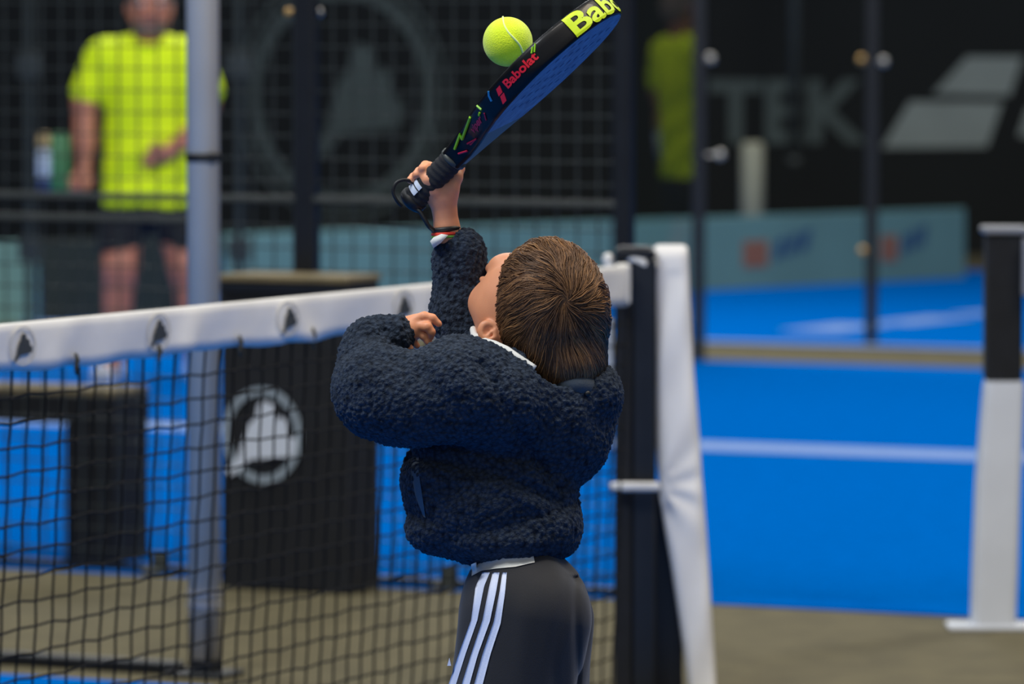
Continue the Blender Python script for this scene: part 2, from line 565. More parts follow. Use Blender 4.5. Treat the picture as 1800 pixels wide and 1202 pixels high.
# back wall of the hall with its faded printed lettering
YW = 33.5
m = MB(); m.box((0, YW + 0.1, 4.0), (14, 0, 0), (0, 0.1, 0), (0, 0, 4.0))
wall = tag(m.build('wall_back', 'wall_dark'), 'dark hall wall behind all courts', kind='structure')
m = MB(); m.box((-14.1, 16, 4.0), (0.1, 0, 0), (0, 18, 0), (0, 0, 4.0))
tag(m.build('wall_left', 'wall_dark'), 'dark side wall of the hall', kind='structure')
m = MB(); m.box((14.1, 16, 4.0), (0.1, 0, 0), (0, 18, 0), (0, 0, 4.0))
tag(m.build('wall_right', 'wall_dark'), 'dark opposite side wall of the hall', kind='structure')
DW = proj((0, YW, 1.5))[2]
def wpt(px, py, h=0.0):
    p = P(px, py, DW)
    # slide along the viewing ray to the wall plane
    r = p - CAM; p = CAM + r * ((YW - 0.004 - h) / r[1])
    return p

EMB_FIG = [(-.10, .62), (.02, .70), (.30, .62), (.33, .25), (.44, .40), (.60, .30), (.66, -.02), (.86, -.05), (.80, -.40),
           (.30, -.45), (-.30, -.50), (-.55, -.72), (-.80, -.86), (-.92, -.74), (-.62, -.50), (-.50, -.18), (-.34, .20), (-.16, .35)]
def ring_mb(mb, to3, r0, r1, th, sx=1.0, n=48, a0=0, a1=360):
    closed = (a1 - a0) >= 360
    k = n if closed else n + 1
    v = []
    for i in range(k):
        a = math.radians(a0 + (a1 - a0) * i / n)
        for r, h in ((r0, 0), (r1, 0), (r1, th), (r0, th)):
            v.append(to3(r * sx * math.cos(a), r * math.sin(a), h))
    f = []
    for i in range(n):
        j = (i + 1) % k
        for e in range(4):
            g = (e + 1) % 4
            f.append((i * 4 + e, i * 4 + g, j * 4 + g, j * 4 + e))
    if not closed:
        f.append((0, 1, 2, 3)); f.append(tuple(n * 4 + q for q in (3, 2, 1, 0)))
    return mb.add(v, f)

m = MB(); t3 = lambda x, y, h: wpt(602 + x * 168, 168 - y * 200, h)
ring_mb(m, t3, 0.86, 0.98, 0.004); ring_mb(m, t3, 1.06, 1.10, 0.004)
m.build('emblem_ring', 'wall_print', wall)
m = MB(); m.prism([(x * .9, y * .9) for x, y in EMB_FIG], lambda x, y, h: wpt(628 + x * 105, 170 - y * 150, h), 0.004)
m.build('emblem_figure', 'wall_print', wall)
v, f = text_mesh('TEK', bold=0.03)
mesh_obj('wall_lettering', [wpt(1246 + x * 278, 252 - y * 112, .004) for x, y, _ in v], f, 'wall_print', wall)
for poly in ([(1640, 165), (1700, 100), (1798, 100), (1775, 168)], [(1550, 260), (1600, 178), (1762, 180), (1735, 258)],
             [(1790, 240), (1806, 190), (1900, 190), (1880, 240)], [(1815, 165), (1840, 100), (1930, 100), (1905, 165)]):
    m = MB(); m.prism(poly, lambda x, y, h: wpt(x, y, h), 0.004); m.build('wall_stripe', 'wall_print_pale', wall)

# ================================================================== FAR THINGS
# grey pipe and cream bollard
b0 = P(1396, 290, 32.6)
m = MB(); m.tube([b0, b0 + ZD * 3.0], 0.038, 12); m.tube([b0 - ZD * 0.002, b0 + ZD * 0.05], 0.046, 12)
o = m.build('wall_pipe', 'rail_grey', smooth=True, loc=b0)
tag(o, 'thin grey vertical pipe in front of the dark wall lettering', 'pipe')
b0 = on_line(1322, G(1322, 478), np.array([0, 1., 0])); b0 = G(1322, 480)
hh = z_at(250, b0)
m = MB(); rr = 0.066
m.tube([b0, b0 + ZD * (hh - .03), b0 + ZD * hh], [rr, rr, rr * .8], 20); m.tube([b0, b0 + ZD * .03], rr * 1.3, 20)
tag(m.build('bollard', 'cream', smooth=True, loc=b0), 'cream round bollard behind the pale board with orange print', 'bollard')

# advertising boards
BL0, BL1 = G(0, 572), G(1690, 490)
BDIR = (BL1 - BL0) / np.linalg.norm(BL1 - BL0); BN = np.array([-BDIR[1], BDIR[0], 0])
def board(xa, xb, label, logos=(), mt='board_teal'):
    a = on_line(xa, BL0, BDIR); b = on_line(xb, BL0, BDIR)
    t = thing('advertising_board', label, 'board', a, 'pale advertising boards')
    L = np.linalg.norm(b - a); H = 0.40
    m = MB(); m.box((a + b) / 2 + ZD * H / 2, BDIR * L / 2, BN * 0.012, ZD * H / 2, 0.006); m.build('panel', mt, t)
    for s in (.2, .8):
        m = MB(); c = a + BDIR * L * s + BN * .09
        m.box(c + ZD * .01, BDIR * .02, BN * .075, ZD * .01); m.box(c + ZD * .12 - BN * .06, BDIR * .01, BN * .012, ZD * .12)
        m.build('foot', 'black_metal', t)
    for x0, x1 in logos:
        p0 = on_line(x0, BL0, BDIR); p1 = on_line(x1, BL0, BDIR); l = np.linalg.norm(p1 - p0)
        to3 = lambda x, y, h: p0 + BDIR * x * l + ZD * (y * H) - BN * (0.0125 + h)
        m = MB(); m.prism([(0, .3), (.36, .3), (.36, .66), (0, .66)], to3, .003); m.build('orange_print', 'print_orange', t)
        m = MB()
        for k in range(3):
            x = .44 + k * .19
            m.prism([(x, .38 + .05 * k), (x + .13, .41 + .05 * k), (x + .19, .70 + .05 * k), (x + .05, .66 + .05 * k)], to3, .003)
        m.build('navy_print', 'print_navy', t)
board(-500, 66, 'pale teal board at the far left edge behind the man')
board(70, 386, 'dark green board behind the legs of the man', (), 'board_dark')
board(392, 770, 'pale teal board behind the black box and fence post')
board(775, 1105, 'pale teal board seen just above the head and raised sleeve')
board(1110, 1532, 'pale teal board with orange and navy print left of far dark post', [(1303, 1422)])
board(1537, 1694, 'short pale teal board with orange and navy print right of far dark post', [(1545, 1625)])

# man in yellow: pose first (needed for the mirror angle of the pane)
DM = 21.7; SM = FPX / DM
man_base = G(262, 668)

# glass wall on the far side of the neighbouring court
Q0 = on_line(1228, E_FAR, AD)
def mirror_px(phi):
    n = np.array([math.sin(phi), math.cos(phi), 0]); M = P(262, 210, DM)
    return proj(M + 2 * ((Q0 - M) @ n) * n)[0]
phis = np.linspace(0.2, 0.9, 400)
PHI = float(phis[np.argmin([abs(mirror_px(p) - 1214) for p in phis])])
GD = np.array([-math.cos(PHI), math.sin(PHI), 0]); GN = np.array([math.sin(PHI), math.cos(PHI), 0])
gw = thing('glass_wall', 'clear glass panel wall on dark posts at far side of neighbouring court', 'glass wall', Q0)
pl = on_line(1090, Q0, GD)
post_pts = {1233: Q0, 1531: on_line(1531, E_THIRD, AD)}
for px, base in post_pts.items():
    m = MB(); m.box(base + ZD * 1.5, RGT * 0.027, np.array([0, .025, 0]), ZD * 1.5, 0.004)
    m.build('post', 'black_metal', gw)
m = MB(); m.box(pl + ZD * 1.5, GD * 0.024, GN * .03, ZD * 1.5, 0.004); m.build('post', 'black_metal', gw)
L = np.linalg.norm(pl - Q0)
m = MB(); m.box((Q0 + pl) / 2 + ZD * 1.5, GD * (L / 2 - .026), GN * 0.005, ZD * 1.49); m.build('glass_pane', 'clear_glass', gw)
for px, py, base, mt in ((1249, 103, Q0, 'bolt_steel'), (1266, 272, Q0, 'bolt_steel'), (1515, 105, post_pts[1531], 'bolt_brass'),
                     (1553, 108, post_pts[1531], 'bolt_steel'), (1517, 441, post_pts[1531], 'bolt_brass')):
    c = P(px, py, proj(base)[2] - 0.05)
    m = MB(); m.ball(c, 0.020, 12, 8); arm = base + ZD * c[2]
    m.tube([c, arm], 0.006, 6)
    m.build('glass_clamp', mt, gw, smooth=True)

# far fence of the neighbouring court: thin grey posts with square plates
for px in (56, 424):
    b = on_line(px, E_FAR + BD * .3, AD)
    t = thing('fence_post', 'thin grey post with square plates ' + ('at the left edge beyond the man' if px < 100 else 'just right of the grey pole'), 'post', b)
    m = MB(); m.box(b + ZD * 1.5, AD * .014, BD * .014, ZD * 1.5, .003); m.build('upright', 'wire_grey', t)
    for py in (115, 438):
        c = b + ZD * z_at(py, b)
        m = MB(); m.box(c - BD * .02, AD * .06, BD * .006, ZD * .055, .004); m.build('plate', 'rail_grey', t)

# ================================================================== NEAR FENCE OF THE NEIGHBOURING COURT
FL = G(300, 1010)
f0 = on_line(-620, FL, AD); f1 = on_line(1097, FL, AD)
fen = thing('wire_fence', 'black wire mesh fence with dark posts in front of the man', 'fence', f0)
Lf = np.linalg.norm(f1 - f0); fd = (f1 - f0) / Lf; fn = np.array([-fd[1], fd[0], 0])
for px, w in ((541, .029), (1097, .021), (-620, .02)):
    b = on_line(px, FL, AD)
    m = MB(); m.box(b + ZD * 1.5, fd * w, fn * .022, ZD * 1.5, .005); m.build('post', 'black_metal', fen)
b = on_line(541, FL, AD)
for px, mt in ((508, 'bolt_brass'), (559, 'bolt_steel')):
    c = P(px, 22, proj(b)[2] - .05)
    m = MB(); m.ball(c, .013, 12, 8); m.tube([c, b + ZD * c[2]], .005, 6); m.build('clamp', mt, fen, smooth=True)
for px in (284, 792):
    b = on_line(px, FL, AD)
    m = MB(); m.box(b + ZD * .012 - fn * .03, fd * .028, fn * .03, ZD * .006, .002); m.box(b + ZD * .03 - fn * .006, fd * .024, fn * .005, ZD * .03, .002)
    m.build('foot_plate', 'rail_grey', fen)
zr = z_at(349, on_line(541, FL, AD)); zr2 = z_at(381, on_line(150, FL, AD))
m = MB(); m.box((f0 + f1) / 2 + ZD * zr - fn * .012, fd * Lf / 2, fn * .008, ZD * .0075); m.build('rail', 'rail_grey', fen)
e2 = on_line(352, FL, AD)
m = MB(); m.box((f0 + e2) / 2 + ZD * zr2 - fn * .012, (e2 - f0) / 2, fn * .008, ZD * .0075); m.build('rail', 'rail_grey', fen)
m = MB(); m.box((f0 + f1) / 2 + ZD * .012, fd * Lf / 2, fn * .012, ZD * .012); m.build('rail', 'black_metal', fen)
m = MB(); PITCHW = 0.0575; wr = 0.0019
k = 0
while k * PITCHW < Lf:
    c = f0 + fd * k * PITCHW; m.box(c + ZD * 1.2, fd * wr, fn * wr, ZD * 1.19); k += 1
k = 1
while k * PITCHW < 2.4:
    m.box((f0 + f1) / 2 + ZD * k * PITCHW - fn * wr * 1.8, fd * Lf / 2, fn * wr, ZD * wr); k += 1
tag(m.build('wire_mesh', 'wire_grey', fen), kind='stuff')

# bench behind the fence
bl = G(190, 994)
def abox(mb, p, la, lb, z0, z1, bev=.004):
    """box from corner line point p: la along -AD (right), lb along BD"""
    c = p - AD * la / 2 + BD * lb / 2
    return mb.box(np.array([c[0], c[1], (z0 + z1) / 2]), -AD * la / 2, BD * lb / 2, ZD * (z1 - z0) / 2, bev)
bl = on_line(116, bl, AD)
be = on_line(200, bl, AD); wl = np.linalg.norm(be - bl)
bench = thing('bench', 'black bench with a wooden seat top behind the fence', 'bench', bl)
zs = z_at(690, be)
bs = be + AD * 1.5
m = MB(); abox(m, bs, 1.5, .20, zs - .085, zs - .012); m.build('seat_frame', 'black_cloth', bench)
for k in range(3):
    m = MB(); abox(m, bs + BD * (.002 + k * .067), 1.5, .062, zs - .012, zs + .006, .003); m.build('slat', 'wood_olive', bench)
for x in (wl, 1.48):
    m = MB(); abox(m, be + AD * x, wl, .19, 0.0, zs - .085); m.build('leg', 'black_cloth', bench)

# black box with round white emblem
bx = G(525, 1041); c0 = on_line(391, bx, AD); c1 = on_line(612, bx, AD); wb = np.linalg.norm(c1 - c0)
box = thing('storage_box', 'black cloth covered box with a round white emblem beside the grey pole', 'box', c0)
zb = z_at(497, bx)
m = MB(); rings = []
for i, t in enumerate(np.linspace(0, 1, 9)):
    z = .006 + (zb - .006) * t
    bow = .010 * math.sin(math.pi * min(1, t * 1.2)) + .006 * (1 - t)
    ring = []
    for s in np.linspace(0, 1, 9): ring.append(c0 - AD * wb * s + BD * (-bow * math.sin(math.pi * s) * .6) + ZD * (z - (.012 * math.sin(math.pi * s) if i == 0 else 0) * 0))
    for s in np.linspace(1, 0, 5): ring.append(c0 - AD * wb * s + BD * .17 + ZD * z)
    rings.append(ring)
m.loft(rings); m.build('body', 'black_cloth', box)
m = MB(); abox(m, c0 + AD * .006 - BD * .012, wb + .012, .19, zb, zb + .018); m.build('lid', 'wood_olive', box)
m = MB(); abox(m, c0 + AD * .004 - BD * .010, wb + .008, .012, zb - .03, zb - .002); m.build('lid_band', 'black_metal', box)
DXB = proj(c0)[2]
def box3(px0, py0, sx, sy):
    cc = on_line(px0, bx, AD); zc = z_at(py0, cc); s = FPX / proj(cc)[2]
    return lambda x, y, h: cc - AD * (x * sx / s / math.cos(ALPHA)) + ZD * (zc + y * sy / s) - BD * (0.017 + h)
t3 = box3(468, 764, 72, 86)
m = MB(); ring_mb(m, t3, .82, .99, .003); m.build('emblem_ring', 'emblem_grey', box)
m = MB(); m.prism(EMB_FIG, t3, .004); m.build('emblem_figure', 'emblem_white', box)

# grey pole with black socket
pb = G(360, 1188); sp = FPX / proj(pb)[2]; rp = 28.5 / sp
pole = thing('pole', 'tall round grey pole with a black strap and black socket', 'pole', pb)
z1 = z_at(1078, pb)
m = MB(); m.tube([pb + ZD * (z1 - .1), pb + ZD * 5.0], rp, 32); m.build('shaft', 'pole_grey', pole, smooth=True)
m = MB(); m.box(pb + ZD * (z1 / 2), AD * .028, BD * .03, ZD * z1 / 2, .006); m.box(pb + ZD * .006, AD * .07, BD * .06, ZD * .006, .002); m.build('socket', 'black_metal', pole)
zb_ = z_at(277, pb)
m = MB(); ring_mb(m, lambda x, y, h: pb + RGT * x + np.array([0, 1, 0]) * y + ZD * (zb_ - .009 + h), rp - .002, rp + .0025, .018, 1, 32)
m.box(pb + ZD * zb_ + np.array([.6 * rp, -.9 * rp, 0]), RGT * .008, np.array([0, .006, 0]), ZD * .011, .002); m.build('strap', 'tape_black', pole)
for py in (1042, 1062):
    z = z_at(py, pb)
    m = MB(); ring_mb(m, lambda x, y, h: pb + RGT * x + np.array([0, 1, 0]) * y + ZD * (z - .004 + h), rp - .002, rp + .003, .008, 1, 32); m.build('clip', 'silver', pole)

# dark kerb rail at the edge of the front court
kl = G(200, 1178); k0 = on_line(-600, kl, AD); k1 = on_line(318, kl, AD)
m = MB(); m.box((k0 + k1) / 2 + ZD * .014, (k1 - k0) / 2, BD * .024, ZD * .014, .004)
tag(m.build('kerb_rail', 'black_metal', loc=k0), 'low black rail on the floor left of the grey pole', 'rail')

# ================================================================== NEIGHBOURING NET POST (right edge)
np0 = G(1750, 1104); sr = FPX / proj(np0)[2]
rp_ = thing('net_post', 'net post with black upper half and white lower padding at right edge', 'post', np0)
def vbox(mb, base, px0, px1, py0, py1, dep, bev=.006):
    z0_, z1_ = z_at(py1, base), z_at(py0, base); d = proj(base)[2]
    xc = base[0] + ((px0 + px1) / 2 - proj(base)[0]) / FPX * d; hw = (px1 - px0) / 2 / FPX * d
    return mb.box((xc, base[1], (z0_ + z1_) / 2), (hw, 0, 0), (0, dep / 2, 0), (0, 0, (z1_ - z0_) / 2), bev)
m = MB(); vbox(m, np0, 1728, 1792, 408, 672, .10, .01); m.build('upper_cover', 'black_cloth', rp_)
m = MB(); vbox(m, np0, 1722, 1800, 397, 410, .12, .004); m.build('cap', 'silver', rp_)
m = MB()
rings = []
for py, xa, xb in ((1100, 1707, 1783), (1000, 1709, 1787), (850, 1714, 1791), (740, 1722, 1795), (680, 1727, 1797), (668, 1730, 1794)):
    z = max(.012, z_at(py, np0)); d = proj(np0)[2]
    xo = lambda px: np0[0] + (px - 1750) / FPX * d
    ring = []
    for a in np.linspace(0, 2 * math.pi, 24, endpoint=False):
        ca, sa = math.cos(a), math.sin(a); e = .35
        ring.append(((xo(xa) + xo(xb)) / 2 + (xo(xb) - xo(xa)) / 2 * math.copysign(abs(ca) ** e, ca), np0[1] + .055 * math.copysign(abs(sa) ** e, sa), z))
    rings.append(ring)
m.loft(rings); m.build('lower_padding', 'pad_white_far', rp_, smooth=False)
m = MB(); m.box(np0 + ZD * .006, RGT * .115, np.array([0, .06, 0]), ZD * .006, .003); m.build('base_plate', 'pad_white_far', rp_)
m = MB(); vbox(m, np0 + np.array([0, -.075, 0]), 1793, 1806, 420, 520, .02, .003); m.build('net_end', 'silver', rp_)

# ================================================================== THE NET IN FRONT
npb = G(1113, 1232)
def netp(l): return npb - BD * l          # l metres from the post towards the camera
LN = 3.6
def ztop(l): return 0.930 + 0.0012 * l
TH = 0.083
NETN = AD                                  # faces to the left side of the net; camera sees the -AD..? side
cs = np.array([AD[0], AD[1], 0]); 
side = 1.0 if (CAM - npb) @ cs > 0 else -1.0
NF = cs * side                             # horizontal normal of the net on the camera's side
net = thing('padel_net', 'black mesh net with white printed top tape across the court', 'net', npb)
NS = 260; sect = [(-.5, 0.0), (-.62, .25), (-.75, .55), (-.9, .8), (-.8, .95), (-.3, 1.0), (.3, 1.0), (.8, .95), (.9, .8), (.75, .55), (.62, .25), (.5, 0.0)]
creases = [(0.55, .55, .05), (1.02, .5, .05), (1.52, -.6, .06), (1.60, .45, .03), (1.95, .5, .05), (2.42, .55, .07), (2.85, -.5, .05)]
def crease_off(l, hz):
    w = 0.0
    for cl, sl, wd in creases:
        w += .013 * math.exp(-((l - cl + sl * .09 * (hz - .3)) / (wd * .4 + .02)) ** 2) * (1 - hz) * (1 if sl > 0 else 1.2)
    return w + .0015 * math.sin(l * 23 + hz * 3)
rings = []
TL0 = 0.045
for i in range(NS + 1):
    l = TL0 + (LN - TL0) * i / NS
    ring = []
    for hx, hz in sect:
        w = crease_off(l, hz)
        zz = ztop(l) - TH * (1 - hz) - (.0025 * math.sin(l * 9) + .002 * math.sin(l * 31)) * (1 - hz)
        off = hx * .0085 + (w if hx > 0 else -w * .3)
        ring.append(netp(l) + NF * off + ZD * zz)
    rings.append(ring)
m = MB(); m.loft(rings); m.build('top_tape', 'net_white', net, smooth=True)
def tape_face(l0, zc, w, h):
    """map x,y in -1..1 to the camera side of the tape; +x runs to the right (towards the post)"""
    def fn_(x, y, t):
        l = l0 - x * w; 
        return netp(l) + ZD * (ztop(l) - TH / 2 + zc + y * h) + NF * (.0092 + max(0.0, crease_off(l, .5 + (zc + y * h) / TH)) + t)
    return fn_
def l_of(px):
    q = on_line(px, npb, BD); return float((npb - q) @ BD)
for px in (37, 275, 497, 702):
    l0 = l_of(px); fn_ = tape_face(l0, 0.002, .042, .034)
    m = MB(); ring_mb(m, fn_, .90, .98, .001, 1, 28); m.build('emblem_ring', 'emblem_ring_pale', net)
    m = MB(); m.prism([(x * .8, y * .9) for x, y in EMB_FIG], fn_, .0012); m.build('emblem_figure', 'emblem_dark', net)
for px in (125, 270, 412, 540):
    l0 = l_of(px); z = ztop(l0) - TH
    m = MB(); b = netp(l0) + NF * .014
    m.tube([b + ZD * (z + .022), b + ZD * (z + .010) + BD * .006, b + ZD * (z - .004), b + ZD * (z - .016) + BD * .003], [.003, .005, .004, .002], 6)
    m.build('tie', 'brass_tie', net, smooth=True)
# mesh
CW, CH = 0.056, 0.0440
m = MB(); kn = MB()
nrow = int(.84 / CH); ncol = int(LN / CW)
def knot(i, r):
    l = .03 + i * CW + (r * .0042) + .0022 * math.sin(i * 12.9 + r * 4.1)
    z = ztop(l) - TH - r * CH + .004 - (.010 if (i % 2) else 0) * (0 if r == 0 else .3) + .0018 * math.sin(i * 7.7 + r * 2.3)
    return netp(l) + ZD * z
for i in range(ncol):
    m.tube([knot(i, r) for r in range(nrow + 1)], .0021, 4)
for r in range(1, nrow + 1):
    m.tube([knot(i, r) for i in range(ncol)], .0021, 4)
tag(m.build('net_mesh', 'net_cord', net), kind='stuff')
for i in range(ncol):
    for r in range(1, nrow + 1):
        c = knot(i, r); s = .0036
        kn.add([c + q for q in (RGT * s, -RGT * s, BD * s, -BD * s, ZD * s, -ZD * s)],
               [(0, 2, 4), (2, 1, 4), (1, 3, 4), (3, 0, 4), (2, 0, 5), (1, 2, 5), (3, 1, 5), (0, 3, 5)])
tag(kn.build('net_knots', 'net_knot', net), kind='stuff')
m = MB(); pth = [netp(l) + ZD * (ztop(l) - TH - nrow * CH + .0) for l in np.linspace(.02, LN, 40)]
m.tube(pth, .004, 6); m.build('bottom_cord', 'net_cord', net)

# net post with white padding
post = thing('net_post', 'black net post with tall white padding hanging beside the boy', 'post', npb)
DP = proj(npb)[2]
m = MB(); vbox(m, npb + np.array([0, .05, 0]), 1108, 1152, 452, 1232, .07, .006); m.build('column', 'black_metal', post)
m = MB(); vbox(m, npb + np.array([0, .012, 0]), 1080, 1109, 536, 1229, .014, .003); m.build('edge_webbing', 'black_cloth', post)
m = MB(); vbox(m, npb + np.array([0, .05, 0]), 1080, 1150, 433, 456, .075, .008); m.build('top_bracket', 'black_metal', post)
m = MB(); vbox(m, npb + np.array([0, .09, 0]), 1148, 1200, 858, 1232, .012, .003); m.build('base_brace', 'black_metal', post)
for px, py in ((1127, 486), (1127, 717), (1127, 776), (1095, 716), (1095, 774)):
    c = P(px, py, DP + .012 if px > 1110 else DP + .002); m = MB(); m.ball(c, (.0085, .005, .0085), 14, 8); m.build('bolt', 'bolt_steel', post, smooth=True)
m = MB(); m.tube([P(1088, 442, DP - .02), P(1112, 452, DP - .03), P(1132, 463, DP - .03), P(1152, 466, DP - .01)], [.0105, .0125, .0125, .011], 12)
m.build('rolled_tie', 'net_white', post, smooth=True)
m = MB(); m.ball(P(1069, 456, DP - .01), (.0125, .0125, .014), 14, 8); m.tube([P(1069, 459, DP - .01), P(1074, 474, DP - .01)], .011, 10); m.build('tensioner_knob', 'net_white', post, smooth=True)
m = MB(); vbox(m, npb + np.array([0, -.03, 0]), 1080, 1107, 463, 536, .03, .006); m.build('tape_sleeve', 'net_white', post)
m = MB(); vbox(m, npb + np.array([0, .03, 0]), 1066, 1077, 560, 690, .006, .002); m.build('hanging_strap', 'net_white', post)
m = MB(); vbox(m, npb + np.array([0, -.02, 0]), 1078, 1160, 847, 863, .02, .005); m.build('tie_strap', 'net_white', post)
m = MB(); c = P(1077, 855, DP - .02); m.ball(c, .009, 10, 8); m.build('strap_toggle', 'net_white', post, smooth=True)
edges = [(433, 1156, 1202), (437, 1149, 1208), (448, 1147, 1210), (520, 1148, 1213), (600, 1150, 1217), (660, 1151, 1220), (720, 1152, 1225),
         (780, 1153, 1230), (825, 1155, 1233), (845, 1158, 1234), (865, 1158, 1236), (890, 1161, 1238), (930, 1168, 1241), (1000, 1180, 1246), (1080, 1192, 1251), (1160, 1203, 1256), (1226, 1211, 1260)]
rings = []
for i, (py, xa, xb) in enumerate(np.array([[np.interp(y, [e[0] for e in edges], [e[k] for e in edges]) if k else y for k in range(3)]
                                           for y in np.concatenate([[433, 437, 442], np.linspace(450, 1226, 90)])])):
    z = z_at(py, npb); ring = []
    for a in np.linspace(0, 2 * math.pi, 40, endpoint=False):
        ca, sa = math.cos(a), math.sin(a); e = .62
        u = math.copysign(abs(ca) ** e, ca); vv = math.copysign(abs(sa) ** e, sa)
        px = (xa + xb) / 2 + (xb - xa) / 2 * u
        dep = .034 if py > 445 else .034 * max(.25, (py - 428) / 17)
        # folds that run from the strap to the right
        fx, fy = px - 1158, py - 855
        ang = math.atan2(fy, max(1, fx)); rad = math.hypot(fx, fy)
        fold = .006 * math.sin(ang * 9) * math.exp(-(rad / 90) ** 2) * min(1, rad / 15)
        fold += .0035 * math.sin(py * .035 + u * 2.2) * (1 if py > 480 else 0)
        d = DP + .03 + vv * (dep + fold)
        q = P(px, py, d); q[2] = z
        ring.append(q)
    rings.append(ring)
m = MB(); m.loft(rings); m.build('white_padding', 'pad_white', post, smooth=True)

# ================================================================== THE MAN
man = thing('person', 'man in neon yellow shirt and black shorts standing behind the fence', 'person', man_base)
def M3(v): return P(v[:, 0], v[:, 1], DM + v[:, 2] / SM)
def man_skin(p):
    d = ell(p, (264, 14, 0), (37, 50, 46))
    d = smin(d, ell(p, (263, 40, -8), (31, 28, 36)), 14)
    d = smin(d, ell(p, (263, 22, -46), (7, 12, 10)), 8)
    d = smin(d, rc(p, (263, 8, -40), (263, 24, -48), 5, 6), 6)
    for s in (-1, 1):
        d = smin(d, ell(p, (264 + s * 39, 16, 2), (5, 12, 9)), 5)
        d = smax(d, -ell(p, (264 + s * 15, 4, -44), (9, 6, 7)), 6)
    d = smax(d, -ell(p, (263, 44, -44), (12, 2.2, 6)), 3)
    d = smin(d, rc(p, (263, 50, 4), (262, 95, 8), 25, 30), 14)
    d = smin(d, rc(p, (262, 120, 0), (262, 345, 0), 40, 44), 16)
    d = smin(d, chain(p, [(175, 95, 5), (150, 178, 5), (148, 250, -8), (147, 296, -16)], [24, 22, 20, 13], 10), 14)
    d = smin(d, ell(p, (146, 312, -18), (15, 20, 12)), 8)
    for k, (x, w) in enumerate(((134, -24), (140, -30), (148, -32), (156, -30))):
        d = smin(d, chain(p, [(x + 3, 318, w + 6), (x - 4, 332 - abs(k - 1) * 2, w), (x - 10, 328, w - 8)], [6.5, 6, 5], 4), 4)
    d = smin(d, chain(p, [(136, 306, -24), (126, 316, -32), (122, 326, -34)], [6.5, 6, 5], 4), 4)
    d = smin(d, chain(p, [(345, 95, 5), (362, 180, 10), (354, 222, -10), (300, 264, -62)], [24, 22, 20, 13], 10), 14)
    d = smin(d, ell(p, (284, 273, -66), (20, 15, 11)), 8)
    for k in range(4):
        d = smin(d, chain(p, [(276, 266 + k * 5, -68), (262, 270 + k * 6, -74), (256, 278 + k * 5, -66)], [6, 5.5, 5], 4), 4)
    d = smin(d, chain(p, [(288, 264, -70), (276, 256, -78), (266, 258, -80)], [6.5, 6, 5], 4), 4)
    d = smin(d, chain(p, [(222, 375, 0), (210, 470, -10), (200, 628, 10)], [36, 31, 17], 16), 16)
    d = smin(d, chain(p, [(302, 375, 0), (330, 470, -10), (344, 628, 10)], [36, 31, 17], 16), 16)
    d = smin(d, ell(p, (204, 535, 14), (25, 50, 26)), 14)
    d = smin(d, ell(p, (336, 535, 14), (25, 50, 26)), 14)
    d = smin(d, rc(p, (200, 636, 8), (188, 648, -30), 15, 13), 8)
    return smin(d, rc(p, (344, 636, 8), (356, 648, -30), 15, 13), 8)
v, f = surf(man_skin, (90, -50, -110), (420, 668, 70), 3.2)
mesh_obj('body', M3(v), f, 'skin_man', man, True)
def man_shirt(p):
    d = rc(p, (190, 96, 5), (334, 96, 5), 30, 30)
    d = smin(d, ell(p, (262, 150, 0), (84, 90, 58)), 26)
    t = ell(p, (262, 270, 0), (80, 170, 56))
    d = smin(d, t, 24)
    d = smin(d, ell(p, (262, 345, -2), (84, 60, 58)), 18)
    d = smin(d, rc(p, (178, 105, 5), (154, 160, 5), 32, 30), 18)
    d = smin(d, rc(p, (342, 105, 5), (364, 158, 5), 32, 29), 18)
    # hem, sleeve ends, neck
    d = smax(d, p[:, 1] - (362 + 5 * np.sin((p[:, 0] - 182) / 160 * math.pi)), 4)
    d = smax(d, (p[:, 1] - 182) * .92 + (p[:, 0] - 160) * -.38 - 20 * (p[:, 0] > 195) * (p[:, 0] < 330) - 400 * ((p[:, 0] > 182) & (p[:, 0] < 342)), 3) if False else d
    arm = np.where(p[:, 0] < 184, p[:, 1] - (178 + (p[:, 0] - 130) * .12), np.where(p[:, 0] > 343, p[:, 1] - (184 - (p[:, 0] - 343) * .12), -50))
    d = np.where((p[:, 0] < 176) | (p[:, 0] > 352), np.maximum(d, np.minimum(arm, 30)), d)
    d = smax(d, -ell(p, (262, 52, -8), (28, 30, 44)), 5)
    wr = 2.2 * np.sin(p[:, 1] * .09 + p[:, 0] * .05) * np.clip((p[:, 1] - 150) / 120, 0, 1)
    return d + wr
v, f = surf(man_shirt, (100, 40, -90), (430, 380, 80), 3.2)
sh = mesh_obj('t_shirt', M3(v), f, 'neon', man, True)
m = MB(); m.tube(M3(np.array([[262 + 30 * math.sin(a), 66 + 14 * math.cos(a), -10 - 34 * math.cos(a)] for a in np.linspace(0, 2 * math.pi, 24, endpoint=False)])), 4 / SM, 6, closed=True)
m.build('collar', 'neon', sh, smooth=True)
def man_shorts(p):
    d = ell(p, (262, 362, 0), (78, 40, 56))
    d = smin(d, rc(p, (224, 375, 2), (208, 425, -4), 46, 40), 14)
    d = smin(d, rc(p, (300, 375, 2), (328, 425, -4), 46, 40), 14)
    d = smax(d, p[:, 1] - 442, 4)
    return smax(d, 335 - p[:, 1], 4)
v, f = surf(man_shorts, (140, 320, -80), (400, 460, 80), 3.2)
mesh_obj('shorts', M3(v), f, 'shorts_black', man, True)
